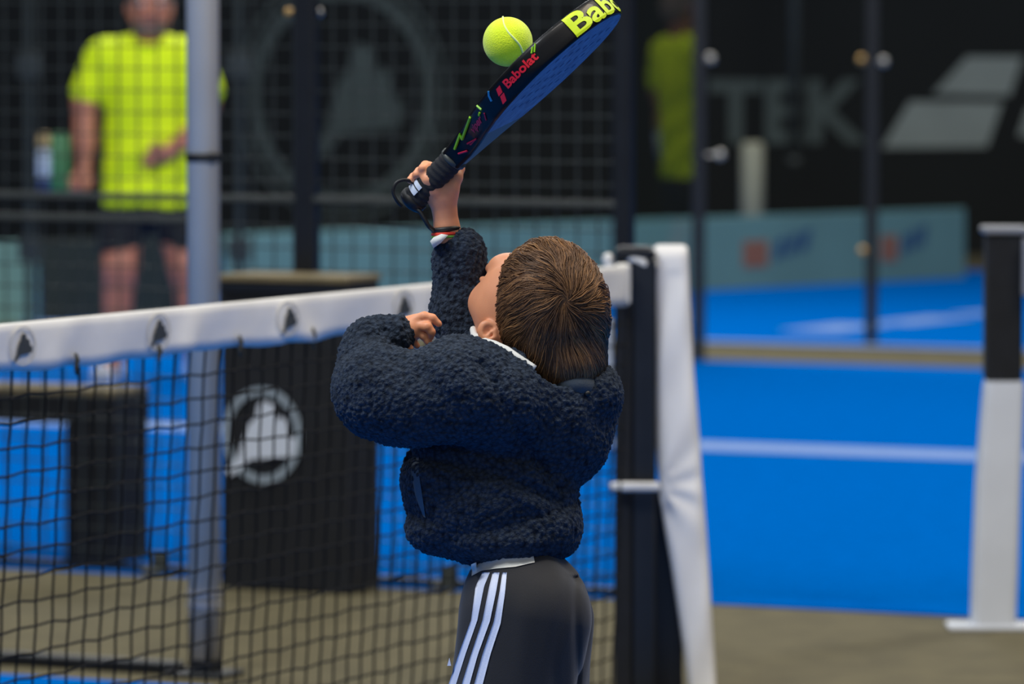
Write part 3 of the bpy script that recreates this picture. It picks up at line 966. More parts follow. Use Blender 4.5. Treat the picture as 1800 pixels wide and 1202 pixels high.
for sx, hx, tx in ((1, 200, 176), (1, 344, 366)):
    def shoe(p, hx=hx, tx=tx):
        d = rc(p, (hx, 650, 16), (tx, 655, -52), 17, 15)
        d = smin(d, rc(p, (hx, 636, 10), (hx, 650, 14), 18, 18), 10)
        return smax(smax(d, p[:, 1] - 668, 3), 628 - p[:, 1], 3)
    v, f = surf(shoe, (hx - 60, 615, -90), (hx + 70, 680, 50), 2.6)
    s_ = mesh_obj('shoe', M3(v), f, 'shoe_white', man, True)
    def sole(p, hx=hx, tx=tx):
        d = rc(p, (hx, 664, 16), (tx, 664, -54), 19, 17)
        return smax(np.abs(p[:, 1] - 666) - 3, d, 1)
    v, f = surf(sole, (hx - 60, 655, -90), (hx + 70, 675, 50), 2.2)
    mesh_obj('sole', M3(v), f, 'pad_white_far', s_, True)
def beard(p):
    d = ell(p, (263, 42, -10), (33, 28, 38))
    d = smax(d, -(p[:, 1] - 38), 4)
    d = smax(d, p[:, 2] - 6, 6)
    return smax(d, -ell(p, (263, 44, -46), (12, 4, 9)), 3)
v, f = surf(beard, (220, 20, -60), (306, 80, 20), 2.4)
mesh_obj('beard', M3(v), f, 'beard', man, True)
def mhair(p):
    d = ell(p, (264, 10, 4), (39, 50, 48))
    return smax(smax(d, p[:, 1] - (22 + p[:, 2] * .3), 4), -(p[:, 2] + 22 - (p[:, 1] + 20) * -.3), 5)
v, f = surf(mhair, (215, -60, -70), (315, 60, 70), 2.6)
mesh_obj('hair', M3(v), f, 'beard', man, True)
for s in (-1, 1):
    m = MB(); m.ball(M3(np.array([[264 + s * 15, 4, -38.0]]))[0], 6.2 / SM, 12, 8); e = m.build('eye', 'eye_white', man, True)
    m = MB(); m.ball(M3(np.array([[264 + s * 15, 4, -42.5]]))[0], 3 / SM, 10, 6); m.build('pupil', 'eye_dark', e, True)

# green and white carton held in the man's hand
cb = M3(np.array([[96, 336, -30.0]]))[0]
can = thing('container', 'green and white container held at the left by the man', 'container', cb)
def canbody(x0, x1, y0, y1, name, mt, dep=20):
    rings = []
    for y, k in ((y1, .9), (y1 - 4, 1), (y0 + 8, 1), (y0 + 2, .8), (y0, .6)):
        rings.append([M3(np.array([[(x0 + x1) / 2 + (x1 - x0) / 2 * k * math.copysign(abs(math.cos(a)) ** .6, math.cos(a)), y, -30 + dep * k * math.copysign(abs(math.sin(a)) ** .6, math.sin(a))]]))[0]
                      for a in np.linspace(0, 2 * math.pi, 20, endpoint=False)])
    m = MB(); m.loft(rings); return m.build(name, mt, can, smooth=True)
canbody(90, 122, 234, 336, 'green_side', 'can_green')
canbody(66, 89, 262, 314, 'white_side', 'can_white', 17)
canbody(66, 89, 234, 261, 'tan_top', 'can_tan', 17)
canbody(67, 89, 315, 336, 'navy_bottom', 'can_navy', 17)

# ================================================================== THE BOY
boy_base = G(905, 0 + YH + SB * HC + 2)
boy = thing('person', 'boy in dark fleece jacket and striped black trousers swinging a racket', 'person', boy_base)
def B3(v):
    v = np.asarray(v, float); return P(v[..., 0], v[..., 1], DB + v[..., 2] / SB)

# --- racket frame of reference (needed for the hand)
TAU = math.radians(22); U2 = np.array([.70, -.715, 0]); U2 /= np.linalg.norm(U2)
RU = U2 * math.cos(TAU) + np.array([0, 0, -1.0]) * math.sin(TAU)
RQ = np.array([.715, .70, 0]); RQ /= np.linalg.norm(RQ)
THETA = math.radians(7.0)
RW = np.array([0, 0, 1.0]) * math.cos(THETA) + RQ * math.sin(THETA)
RW -= RU * (RW @ RU); RW /= np.linalg.norm(RW)
RN = np.cross(RU, RW); RN *= np.sign(RN @ RQ)
RO = np.array([724.0, 354.0, 95.0]); RL = 522.0
def rk(t, w, n): return RO + RU * t + RW * w + RN * n

def boy_skin(p):
    # head, face turned up to the sky
    d = ell(p, (958, 545, 5), (98, 112, 100), rotz(-6))
    d = smin(d, ell(p, (880, 528, 22), (46, 60, 62), rotz(18)), 28)
    d = smin(d, ell(p, (850, 533, 48), (26, 28, 30)), 24)                 # chin
    d = smin(d, ell(p, (895, 470, 60), (38, 26, 46)), 20)                 # brow
    d = smin(d, rc(p, (878, 474, 62), (861, 472, 78), 8, 8), 9)           # nose
    d = smin(d, ell(p, (850, 492, 66), (8, 6, 14), rotz(30)), 9)          # lips
    d = smax(d, -ell(p, (842, 502, 74), (6, 3, 18), rotz(30)), 5)
    d = smin(d, ell(p, (868, 560, 10), (30, 40, 40), rotz(-25)), 20)      # jaw
    # neck and trunk
    d = smin(d, rc(p, (896, 590, 15), (900, 690, 5), 50, 58), 24)
    d = smin(d, rc(p, (905, 740, 0), (920, 1030, 0), 66, 56), 40)
    # ear
    e = ell(p, (860, 586, -40), (20, 25, 10), rotz(-25))
    e = smax(e, -ell(p, (861, 584, -52), (13, 17, 10), rotz(-25)), 3)
    e = smin(e, chain(p, [(852, 592, -46), (860, 598, -47), (870, 592, -46), (870, 580, -46)], [3.5, 3.5, 3.5, 3], 2), 3)
    e = smin(e, rc(p, (858, 590, -45), (864, 583, -45), 3, 3), 3)
    d = smin(d, e, 5)
    # right arm raised with the racket
    d = smin(d, chain(p, [(860, 660, 70), (818, 525, 108), (786, 400, 98)], [40, 32, 21], 14), 18)
    d = smin(d, rc(p, (785, 398, 98), (779, 350, 92), 21, 24), 10)
    d = smin(d, ell(p, (776, 336, 84), (31, 28, 20), rotz(-20)), 12)
    g = lambda t, a, r=27: RO + RU * t + (RW * math.cos(a) + RN * math.sin(a)) * r
    # thumb on the left of the grip, forefinger on the right, other fingers wrapped behind
    d = smin(d, chain(p, [(762, 334, 72), (753, 316, 66), (745, 303, 72), (755, 292, 90)], [14, 12.5, 10.5, 8], 5), 7)
    d = smin(d, chain(p, [(793, 330, 80), (801, 312, 84), (807, 297, 98), (800, 292, 116), (786, 290, 126)], [14, 12, 9.5, 8, 7], 5), 7)
    for k, t0 in enumerate((66, 50, 35)):
        pts = [g(t0 - 4, a, 27 + 2) for a in (0.9, 0.25, -0.5, -1.3, -2.0)]
        d = smin(d, chain(p, [(782, 340 + k * 5, 92)] + pts, [11, 10, 9.5, 9, 8.5, 7.5], 4), 4)
    # left arm folded, relaxed hand
    d = smin(d, chain(p, [(868, 690, -80), (668, 692, -72), (672, 620, 14), (700, 580, 16)], [42, 32, 22, 20], 12), 14)
    d = smin(d, rc(p, (698, 580, 14), (722, 578, 16), 22, 22), 8)
    d = smin(d, ell(p, (728, 573, 16), (22, 19, 15), rotz(-8)), 8)
    d = smin(d, chain(p, [(730, 561, 10), (746, 556, 4), (760, 559, 2), (771, 569, 4)], [9, 8.5, 7.5, 6.2], 3), 5)
    d = smin(d, chain(p, [(736, 572, 6), (751, 574, -4), (758, 583, -2), (757, 592, 6)], [9.5, 8.8, 7.5, 6.2], 3), 3)
    d = smin(d, chain(p, [(734, 582, 12), (744, 590, 8), (752, 600, 10), (757, 607, 14)], [8.5, 7.2, 6.4, 5.6], 2.5), 2.5)
    d = smin(d, chain(p, [(722, 588, 18), (726, 599, 20), (733, 608, 22)], [7.5, 6.4, 5.6], 2.5), 2.5)
    d = smin(d, chain(p, [(706, 590, 6), (711, 602, 0), (721, 612, -2)], [9, 7.5, 6.2], 3), 4)
    # legs
    d = smin(d, chain(p, [(915, 1070, -45), (880, 1350, -50), (868, 1660, -40)], [80, 56, 34], 24), 30)
    d = smin(d, chain(p, [(935, 1070, 50), (935, 1350, 70), (930, 1660, 90)], [80, 56, 34], 24), 30)
    d = smin(d, rc(p, (868, 1690, -40), (840, 1735, -10), 34, 26), 12)
    return smin(d, rc(p, (930, 1690, 90), (902, 1735, 120), 34, 26), 12)
# fine mesh for the upper body; one continuous surface
v, f = surf(boy_skin, (610, 270, -200), (1080, 1775, 240), 2.5)
body = mesh_obj('body', B3(v), f, 'skin', boy, True)
# eyes on the far side of the face
for (ex, ey, ew) in ((876, 462, 92), (898, 462, 20)):
    m = MB(); m.ball(B3([ex, ey, ew]), 10 / SB, 14, 8); e = m.build('eye', 'eye_white', boy, True)
    m = MB(); m.ball(B3([ex - 4, ey - 6, ew + 3]), 5 / SB, 10, 6); m.build('iris', 'eye_dark', e, True)

# --- fleece jacket
def jacket_core(p):
    up = ell(p, (918, 722, 0), (150, 118, 126))
    up = smin(up, chain(p, [(1012, 702, 5), (990, 770, 5), (952, 826, 0)], [78, 80, 66], 20), 30)
    up = smin(up, ell(p, (884, 698, -66), (90, 82, 74)), 30)
    up = smin(up, ell(p, (1040, 690, -6), (52, 52, 70)), 20)
    arm = chain(p, [(884, 704, -90), (808, 685, -95), (722, 706, -98)], [84, 91, 82], 20)
    arm = smin(arm, ell(p, (672, 690, -84), (88, 84, 84)), 24)
    fore = chain(p, [(646, 676, -60), (650, 628, -5)], [62, 54], 14)
    fore = smin(fore, ell(p, (655, 612, 8), (50, 46, 50)), 10)
    arm = smin(arm, fore, 9)
    arm = smin(arm, chain(p, [(652, 604, 8), (688, 590, 8)], [46, 40], 8), 6)
    arm = smin(arm, ell(p, (698, 588, 8), (13, 39, 40), rotz(14)), 5)
    up = smin(up, arm, 16)
    far = chain(p, [(848, 650, 90), (815, 545, 112), (806, 455, 104)], [66, 56, 46], 14)
    far = smin(far, ell(p, (815, 442, 100), (37, 40, 40)), 8)
    up = smin(up, far, 14)
    low = ell(p, (868, 878, 0), (152, 114, 120))
    low = smin(low, ell(p, (792, 842, -10), (88, 86, 88)), 24)
    low = smin(low, ell(p, (775, 930, -12), (62, 46, 70)), 14)
    low = smin(low, ell(p, (950, 930, 0), (74, 60, 96)), 24)
    low = smin(low, ell(p, (888, 952, 0), (124, 43, 116)), 14)
    d = smin(up, low, 10)
    # neck opening under the head
    d = smax(d, -ell(p, (925, 600, 14), (92, 52, 76), rotz(28)), 10)
    d = smax(d, -ell(p, (990, 634, -50), (66, 52, 110)), 10)
    # bottom opening
    d = smax(d, p[:, 1] - (996 - 12 * np.clip((p[:, 0] - 930) / 80, 0, 1)), 8)
    # armhole seam and folds
    def groove(pts, depth, wd):
        g = None
        for a, b in zip(pts[:-1], pts[1:]):
            a = np.array(a, np.float32); b = np.array(b, np.float32); q = p[:, :2]
            ba = b - a; t = np.clip(((q - a) @ ba) / (ba @ ba), 0, 1)
            e = np.linalg.norm(q - a - t[:, None] * ba, axis=1)
            g = e if g is None else np.minimum(g, e)
        return depth * np.exp(-(g / wd) ** 2) * (p[:, 2] < 0)
    d = d + groove([(846, 640), (868, 672), (884, 708), (902, 738), (915, 770), (950, 815), (985, 862)], 9, 9)
    d = d + groove([(748, 664), (800, 720), (850, 748)], 5, 16)
    d = d + groove([(610, 622), (640, 596), (678, 582)], 4, 7)
    d = d + groove([(618, 656), (656, 628), (690, 634)], 5, 8)
    d = d + groove([(700, 800), (780, 812), (880, 836), (975, 878)], 12, 13)
    d = d + groove([(800, 858), (880, 872), (930, 898)], 4, 14)
    d = d + groove([(905, 912), (960, 905), (1015, 880)], 5, 12)
    d = d + groove([(725, 905), (760, 918)], 5, 9)
    return d
def jacket(p):
    d = jacket_core(p)
    q = p * np.float32(1 / 46.0)
    return d + np.float32(3.2) * vnoise(q.astype(float)).astype(np.float32)
v, f = surf(jacket, (560, 380, -210), (1110, 1010, 240), 2.5)
n = vnormals(v, f)
curl = vor(v / 8.5); curl2 = vor(v / 5.0 + 7.7)
v2 = v + n * (6.0 * (0.60 - curl) + 2.4 * (0.6 - curl2))[:, None]
jk = mesh_obj('fleece_jacket', B3(v2), f, 'fleece', boy, True)

def hit(fun, px, py, w0=-230, w1=230):
    """depth of the first surface met going away from the camera"""
    ws = np.arange(w0, w1, 1.0, dtype=np.float32)
    pts = np.stack([np.full_like(ws, px), np.full_like(ws, py), ws], 1)
    d = fun(pts); i = np.argmax(d < 0)
    return float(ws[i]) if d[i] < 0 else None
def ribbon(fun, left, right, lift, nseg, name, mt, parent, nx=5):
    """thin raised strip lying on an implicit surface between two outline curves"""
    lt = np.array(left, float); rt = np.array(right, float)
    s = np.linspace(0, 1, nseg)
    def res(c):
        q = np.linspace(0, 1, len(c)); return np.stack([np.interp(s, q, c[:, k]) for k in (0, 1)], 1)
    lt, rt = res(lt), res(rt)
    vt = []; ok = []; last = [-100.0] * nx
    for i in range(nseg):
        for k in range(nx):
            a = k / (nx - 1); x, y = lt[i] * (1 - a) + rt[i] * a
            h = hit(fun, x, y); h = last[k] if h is None else h; last[k] = h
            vt.append((x, y, h - lift))
    top = np.array(vt); bot = top + [0, 0, lift + 1.5]
    N = nseg * nx; F_ = []
    for i in range(nseg - 1):
        for k in range(nx - 1):
            a, b, c, d_ = i * nx + k, i * nx + k + 1, (i + 1) * nx + k + 1, (i + 1) * nx + k
            F_.append((a, d_, c, b)); F_.append((N + a, N + b, N + c, N + d_))
    rim = [i * nx for i in range(nseg)] + [(nseg - 1) * nx + k for k in range(1, nx)] + [i * nx + nx - 1 for i in range(nseg - 2, -1, -1)] + [k for k in range(nx - 2, 0, -1)]
    for a, b in zip(rim, rim[1:] + rim[:1]): F_.append((a, N + a, N + b, b) if False else (b, N + b, N + a, a))
    return mesh_obj(name, B3(np.concatenate([top, bot])), F_, mt, parent, True)
ribbon(jacket_core, [(724, 792), (722, 830), (730, 872), (744, 908)], [(736, 790), (736, 830), (742, 870), (748, 910)], 5, 26, 'pocket_trim', 'trim_grey', jk)
# grey collar lining at the nape
def collar(p):
    d = ell(p, (1012, 676, -26), (48, 36, 70), rotz(20))
    return smax(d, -ell(p, (988, 634, -30), (54, 40, 90), rotz(20)), 6)
v, f = surf(collar, (940, 600, -125), (1080, 730, 100), 2.6)
mesh_obj('collar_lining', B3(v), f, 'collar_grey', jk, True)
m = MB(); m.ball(B3([1032, 692, -84]), 6 / SB, 12, 8); m.build('snap_button', 'tape_black', jk, True)

# white shirt: collar, cuff and hem
def shirt(p):
    d = ell(p, (886, 962, 0), (74, 42, 78))
    d = smax(d, -ell(p, (896, 1012, 0), (80, 14, 92)), 3)
    hem = smax(d, 930 - p[:, 1], 3)
    d2 = rc(p, (905, 740, 0), (900, 930, 0), 62, 66)
    return smin(hem, d2, 8)
v, f = surf(shirt, (790, 640, -120), (1020, 1020, 120), 3.0)
tee = mesh_obj('white_shirt', B3(v), f, 'shirt_white', boy, True)
m = MB(); cp = np.array([(842, 588, 60), (832, 579, 30), (834, 590, -5), (846, 598, -36), (868, 604, -74), (890, 614, -96), (910, 628, -108), (940, 648, -112)], float)
cpi = np.stack([np.interp(np.linspace(0, 7, 36), range(8), cp[:, k]) for k in range(3)], 1)
m.tube(B3(cpi), 6.5 / SB, 8); m.build('shirt_collar', 'shirt_white', tee, True)
def cuff(p):
    d = rc(p, (764, 430, 98), (790, 414, 98), 15, 18)
    return smax(d, -rc(p, (786, 440, 98), (778, 380, 96), 20, 20), 2)
cufft = [(756, 424), (762, 436), (775, 427), (788, 413), (776, 411), (762, 417)]
m = MB(); m.prism(cufft, lambda x, y, h: B3([x, y, 62 + h + (x - 756) * -.4]), 60); m.build('shirt_cuff', 'shirt_white', tee, True)

# trousers with three side stripes
def trousers(p):
    d = ell(p, (921, 1042, 0), (103, 92, 104))
    d = smin(d, rc(p, (922, 1088, -35), (886, 1330, -45), 119, 106), 20)
    d = smin(d, rc(p, (935, 1088, 48), (935, 1340, 66), 106, 92), 12)
    d = smin(d, rc(p, (886, 1330, -45), (872, 1630, -42), 100, 66), 30)
    d = smin(d, rc(p, (935, 1340, 66), (932, 1630, 88), 90, 64), 30)
    d = smax(d, p[:, 1] - 1660, 5)
    d = smax(d, 962 - p[:, 1], 5)
    q = (p * np.array([1 / 40., 1 / 110., 1 / 40.], np.float32)).astype(float)
    d = d + np.float32(4.0) * vnoise(q).astype(np.float32)
    a = p[:, 0] - (1012 + (p[:, 1] - 1060) * .02)
    return d + 5 * np.exp(-(a / 7) ** 2) * (p[:, 1] > 1010) * (p[:, 2] < 10) + 3 * np.exp(-((p[:, 0] - 985 - 12 * np.sin(p[:, 1] * .02)) / 12) ** 2)
v, f = surf(trousers, (740, 950, -190), (1080, 1670, 200), 4.0)
tr = mesh_obj('trousers', B3(v), f, 'trousers_black', boy, True)
ST = [[(848, 1006), (836, 1030), (828, 1090), (806, 1150), (788, 1204), (778, 1300), (776, 1420)], [(861, 1006), (851, 1030), (839, 1090), (818, 1150), (801, 1204), (792, 1300), (790, 1420)],
      [(866, 1006), (860, 1030), (848, 1090), (828, 1150), (811, 1204), (804, 1300), (800, 1420)], [(878, 1006), (872, 1040), (861, 1092), (840, 1150), (825, 1204), (818, 1300), (814, 1420)],
      [(883, 1006), (878, 1040), (868, 1092), (848, 1150), (833, 1204), (830, 1300), (824, 1420)], [(891, 1006), (888, 1040), (880, 1095), (862, 1150), (848, 1204), (844, 1300), (840, 1420)]]
for k in range(3):
    ribbon(trousers, ST[2 * k], ST[2 * k + 1], 2.5, 40, 'side_stripe', 'stripe_white', tr, 4)
m = MB(); m.prism([(786, 1170), (790, 1156), (793, 1170)], lambda x, y, h: B3([x, y, -70 + h]), 4)
m.build('small_logo', 'stripe_white', tr)
ribbon(trousers, [(828, 992), (846, 984), (872, 980), (905, 978), (938, 976)], [(829, 1012), (846, 1003), (872, 999), (905, 996), (940, 988)], 4, 30, 'shirt_hem', 'shirt_white', tee, 3)
# shoes (below the frame)
for hx, w in ((868, -40), (930, 90)):
    def bshoe(p, hx=hx, w=w):
        d = rc(p, (hx + 8, 1728, w - 8), (hx - 50, 1738, w + 40), 40, 32)
        d = smin(d, rc(p, (hx, 1690, w), (hx + 4, 1725, w), 42, 44), 12)
        return smax(smax(d, p[:, 1] - 1768, 4), 1676 - p[:, 1], 4)
    v, f = surf(bshoe, (hx - 110, 1660, w - 70), (hx + 70, 1780, w + 100), 5)
    mesh_obj('shoe', B3(v), f, 'shoe_white', boy, True)

# --- hair: solid cap plus strands that leave a whorl
HCN = np.array([970, 547, -12.0]); HR = np.array([99, 124, 102.0]); HROT = np.array(rotz(-7))
def haircap(p):
    d = ell(p, HCN, HR, HROT)
    d = smin(d, ell(p, (1003, 642, -12), (60, 50, 84)), 30)
    d = smax(d, -ell(p, (862, 500, 70), (60, 95, 110), rotz(18)), 8)
    d = smax(d, -ell(p, (880, 610, 20), (34, 40, 70)), 8)
    return d
v, f = surf(haircap, (840, 390, -140), (1100, 700, 120), 3.0)
def tint_attr(o, vals):
    a = o.data.attributes.new('tint', 'FLOAT', 'POINT'); a.data.foreach_set('value', np.asarray(vals, np.float32))
hb = mesh_obj('hair', B3(v), f, 'hair_brown', boy, True); tint_attr(hb, np.full(len(v), .18))
cdir = np.array([.27, -.11, -.95]); cdir /= np.linalg.norm(cdir)
NH, NSEG = 11000, 8
dirs = rng.normal(size=(NH * 3, 3)); dirs /= np.linalg.norm(dirs, axis=1)[:, None]
def hpos(d, lift):
    q = (d * HR) @ HROT
    low = np.clip((q[:, 1] - 60) / 60, 0, 1)[:, None]
    p_ = HCN + q * lift[:, None]
    # follow the fuller nape
    return p_ + low * np.array([14, 26, -4.0])
ppos = hpos(dirs, np.ones(len(dirs)))
keep = haircap(ppos.astype(np.float32)) < 5
keep &= ~((dirs[:, 2] > .55))
dirs = dirs[keep][:NH]
M_ = len(dirs)
clump = vnoise(dirs * 7.0) + .6 * vnoise(dirs * 16.0)
tint0 = np.clip(.50 + .34 * clump + rng.normal(0, .16, M_), 0, 1)
length = rng.uniform(.5, .95, M_) * np.where(dirs[:, 1] > .3, 1.0, .9)
lift0 = rng.uniform(1.0, 1.06, M_); arch = rng.uniform(.0, .05, M_)
path = np.zeros((M_, NSEG + 1, 3)); d = dirs.copy()
jit = rng.normal(0, .10, M_)
for s in range(NSEG + 1):
    t = s / NSEG
    lift = lift0 + arch * math.sin(math.pi * min(1, t * 1.1)) - .02 * t
    path[:, s] = hpos(d, lift)
    rad = d * (d @ cdir)[:, None] - cdir
    rad /= np.linalg.norm(rad, axis=1)[:, None] + 1e-6
    tang = np.cross(d, rad)
    dist = np.arccos(np.clip(d @ cdir, -1, 1))
    sw = .75 * np.exp(-dist / .5) + jit + .45 * vnoise(d * 5.0) + .2 * vnoise(d * 11.0)
    g = np.array([0, .35, 0.0]) - d * (d[:, 1] * .35)[:, None]
    st = rad * np.cos(sw)[:, None] + tang * np.sin(sw)[:, None] + g * .35
    st /= np.linalg.norm(st, axis=1)[:, None]
    d = d + st * (length / NSEG)[:, None]; d /= np.linalg.norm(d, axis=1)[:, None]
fp = path.reshape(-1, 3); offs = np.repeat(lift0 - 1.0, NSEG + 1) * 70 + .8
for _ in range(3):
    dd = haircap(fp.astype(np.float32)); nn_ = fp - (HCN + np.array([6, 20, 0.0])); nn_ /= np.linalg.norm(nn_, axis=1)[:, None]
    fp = fp + nn_ * np.clip(offs - dd, -1.0, 30)[:, None] * .9
path = fp.reshape(M_, NSEG + 1, 3)
# drop strands that would hang over the face
endp = path[:, -1]; midp = path[:, 5]
bad = (endp[:, 0] < np.interp(endp[:, 1], [430, 470, 520, 575, 610, 640, 690], [884, 862, 852, 856, 872, 890, 920]))
path = path[~bad]; tint0 = tint0[~bad]; M_ = len(path)
tg = np.gradient(path, axis=1); tg /= np.linalg.norm(tg, axis=2)[..., None] + 1e-9
nr = path - HCN; nr /= np.linalg.norm(nr, axis=2)[..., None]
b1 = np.cross(tg, nr); b1 /= np.linalg.norm(b1, axis=2)[..., None] + 1e-9
radp = np.array([.55, .9, 1.0, 1.0, 1.0, .95, .85, .65, .2])[None, :, None] * rng.uniform(.7, 1.25, (M_, 1, 1))
ringv = [path + radp * (math.cos(a) * b1 + math.sin(a) * nr) for a in (math.pi / 2, math.pi * 7 / 6, math.pi * 11 / 6)]
V_ = np.stack(ringv, 2).reshape(-1, 3)
base = (np.arange(M_) * (NSEG + 1) * 3)[:, None, None]
seg = (np.arange(NSEG) * 3)[None, :, None]
fl = []
for k in range(3):
    l = (k + 1) % 3
    fl.append(np.stack([base + seg + k, base + seg + l, base + seg + 3 + l, base + seg + 3 + k], -1).reshape(-1, 4))
F_ = np.concatenate(fl)
hs = mesh_obj('hair_strands', B3(V_), F_, 'hair_brown', hb, True); hs['kind'] = 'stuff'
tint_attr(hs, np.repeat(tint0, (NSEG + 1) * 3))

# --- wrist bands
def band(c0_, c1_, r, name, mt, parent=boy, w=4):
    m = MB(); c0_ = np.array(c0_, float); ax = np.array(c1_, float) - c0_; ax /= np.linalg.norm(ax)
    u = np.cross(ax, [0, 0, 1]); u /= np.linalg.norm(u); k = np.cross(ax, u)
    m.tube(B3([c0_ + r * (math.cos(a) * u + math.sin(a) * k) for a in np.linspace(0, 2 * math.pi, 28, endpoint=False)]), w / SB, 8, closed=True)
    o = m.build(name, mt, parent, True); return o
bnd = thing('wristband', 'black wristband on the raised wrist above the white cuff', 'wristband', B3([783, 403, 97]))
band((783.5, 403, 97), (782, 390, 97), 21.5, 'strap', 'tape_black', bnd, 5)
bnd = thing('wristband', 'red and green wristband on the raised wrist', 'wristband', B3([782, 412, 97]))
band((783, 411, 97), (782, 390, 97), 22, 'red_cord', 'band_red', bnd, 3.5)
band((783, 416, 97), (782, 390, 97), 22.5, 'green_cord', 'band_green', bnd, 2.5)

# ================================================================== RACKET
rkt = thing('padel_racket', 'black padel racket with blue face held up by the boy', 'racket', B3(RO))
def hw(t):
    t = np.asarray(t, float)
    a = np.interp(t, [0, 112, 118, 150, 190, 230, 270, 310, 350, 385], [20, 20, 21, 30, 58, 96, 128, 149, 160, 163])
    b = 163 * np.sqrt(np.clip(1 - ((t - 385) / (RL - 385)) ** 2, 0, 1))
    return np.where(t < 385, a, b)
ts = np.concatenate([np.linspace(112, 385, 44), 385 + (RL - 385) * np.sin(np.linspace(0, math.pi / 2, 34)[1:])])
near = [(t, -float(hw(t))) for t in ts]            # camera-side rim, from throat to tip
outl = near + [(t, -w) for t, w in near[-2::-1]]   # full open outline
HT = 23.0                                           # half thickness
prof = [(-6, -1.0), (-2.5, -.93), (-.5, -.7), (0, -.35), (0, .35), (-.5, .7), (-2.5, .93), (-6, 1.0)]   # rim profile: inset, n/HT
oc = np.array(outl); tgn = np.gradient(oc, axis=0); tgn /= np.linalg.norm(tgn, axis=1)[:, None] + 1e-9
onr = np.stack([-tgn[:, 1], tgn[:, 0]], 1)
if (onr[10] @ np.array([0, -1])) < 0: onr = -onr
for i in range(1, len(onr)):
    if onr[i] @ onr[i - 1] < 0: onr[i] = -onr[i]
def HTt(t): return float(np.interp(t, [112, 150, 200], [20, 22, HT]))
verts = []
for (t, w), nn in zip(oc, onr):
    for ins, h in prof: verts.append(B3(rk(t + nn[0] * ins, w + nn[1] * ins, h * HTt(t))))
K = len(prof); F_ = []
for i in range(len(oc) - 1):
    for k in range(K - 1): F_.append((i * K + k, i * K + k + 1, (i + 1) * K + k + 1, (i + 1) * K + k))
mesh_obj('frame', verts, F_, 'racket_black', rkt, True)
# two faces as strips across the width; lower part of the face is black, upper part blue
inner = [(t + nn[0] * -6, w + nn[1] * -6) for (t, w), nn in zip(near, onr[:len(near)])]
def face_part(t0, t1, n, name, mt, inset=0.0, lift=0.0):
    vv = []; ff = []; nx = 12
    it = np.array([q[0] for q in inner]); iw = np.array([abs(q[1]) for q in inner])
    o_ = np.argsort(it); it, iw = it[o_], iw[o_]
    tt = np.linspace(t0, min(t1, it[-1]), 40)
    for t in tt:
        w = max(0.5, np.interp(t, it, iw) - inset)
        for k in range(nx + 1):
            s = -1 + 2 * k / nx
            vv.append(B3(rk(t, s * w, n * (HTt(t) + lift))))
    for i in range(39):
        for k in range(nx):
            a = i * (nx + 1) + k; q = (a, a + 1, a + nx + 2, a + nx + 1)
            ff.append(q if n > 0 else q[::-1])
    return mesh_obj(name, vv, ff, mt, rkt, False)
for n_ in (1, -1):
    face_part(112, 232, n_, 'throat', 'racket_black')
    face_part(228, RL, n_, 'hitting_face', 'racket_blue', 0, .2)
for n_ in (1, -1):
    for i, t in enumerate(np.arange(290, 480, 34)):
        for w in np.arange(-102 + (i % 2) * 17, 103, 34):
            if abs(w) > hw(t) - 40: continue
            m = MB(); cpt = [B3(rk(t + 5.5 * math.cos(a), w + 5.5 * math.sin(a), n_ * (HT + .5))) for a in np.linspace(0, 2 * math.pi, 14, endpoint=False)]
            cp2 = [B3(rk(t + 5.5 * math.cos(a), w + 5.5 * math.sin(a), n_ * (HT - 4))) for a in np.linspace(0, 2 * math.pi, 14, endpoint=False)]
            m.loft([cp2, cpt]); m.build('hole', 'racket_hole', rkt)
m = MB()
gr = []
for i, t in enumerate(np.linspace(2, 114, 57)):
    r = 21.5 + .8 * math.sin(t * .55) + (2.5 * max(0, (16 - t) / 16))
    gr.append([B3(rk(t + 5 * math.sin(a) * .6, r * math.copysign(abs(math.cos(a)) ** .8, math.cos(a)), r * math.copysign(abs(math.sin(a)) ** .8, math.sin(a)))) for a in np.linspace(0, 2 * math.pi, 24, endpoint=False)])
m.loft(gr); m.build('grip', 'grip_black', rkt, True)
m = MB(); m.loft([[B3(rk(t, r * math.cos(a), r * math.sin(a))) for a in np.linspace(0, 2 * math.pi, 24, endpoint=False)] for t, r in ((-8, 16), (-5, 22), (0, 25.5), (8, 25.5), (13, 23))]); m.build('butt_cap', 'tape_black', rkt, True)
m = MB(); m.loft([[B3(rk(t + 1.5 * math.sin(a), r * math.cos(a), r * math.sin(a))) for a in np.linspace(0, 2 * math.pi, 24, endpoint=False)] for t, r in ((108, 22.5), (110, 24.5), (116, 24.5), (118, 22))]); m.build('grip_collar', 'rail_grey', rkt, True)
# white print on the grip
for t0, t1 in ((20, 30), (33, 41)):
    m = MB(); poly = []
    pts = [B3(rk(t, 24.2 * math.cos(a), 24.2 * math.sin(a))) for t in (t0, t1) for a in np.linspace(math.pi + .05, math.pi + 1.1, 8)]
    ptsi = [B3(rk(t, 22 * math.cos(a), 22 * math.sin(a))) for t in (t0, t1) for a in np.linspace(math.pi + .05, math.pi + 1.1, 8)]
    ff = [(k, k + 1, 9 + k, 8 + k) for k in range(7)] + [(16 + k, 24 + k, 25 + k, 17 + k) for k in range(7)]
    ff += [(k, 16 + k, 17 + k, k + 1) for k in range(7)] + [(8 + k, 9 + k, 25 + k, 24 + k) for k in range(7)]
    m.add(pts + ptsi, ff); m.build('grip_print', 'white_print', rkt)
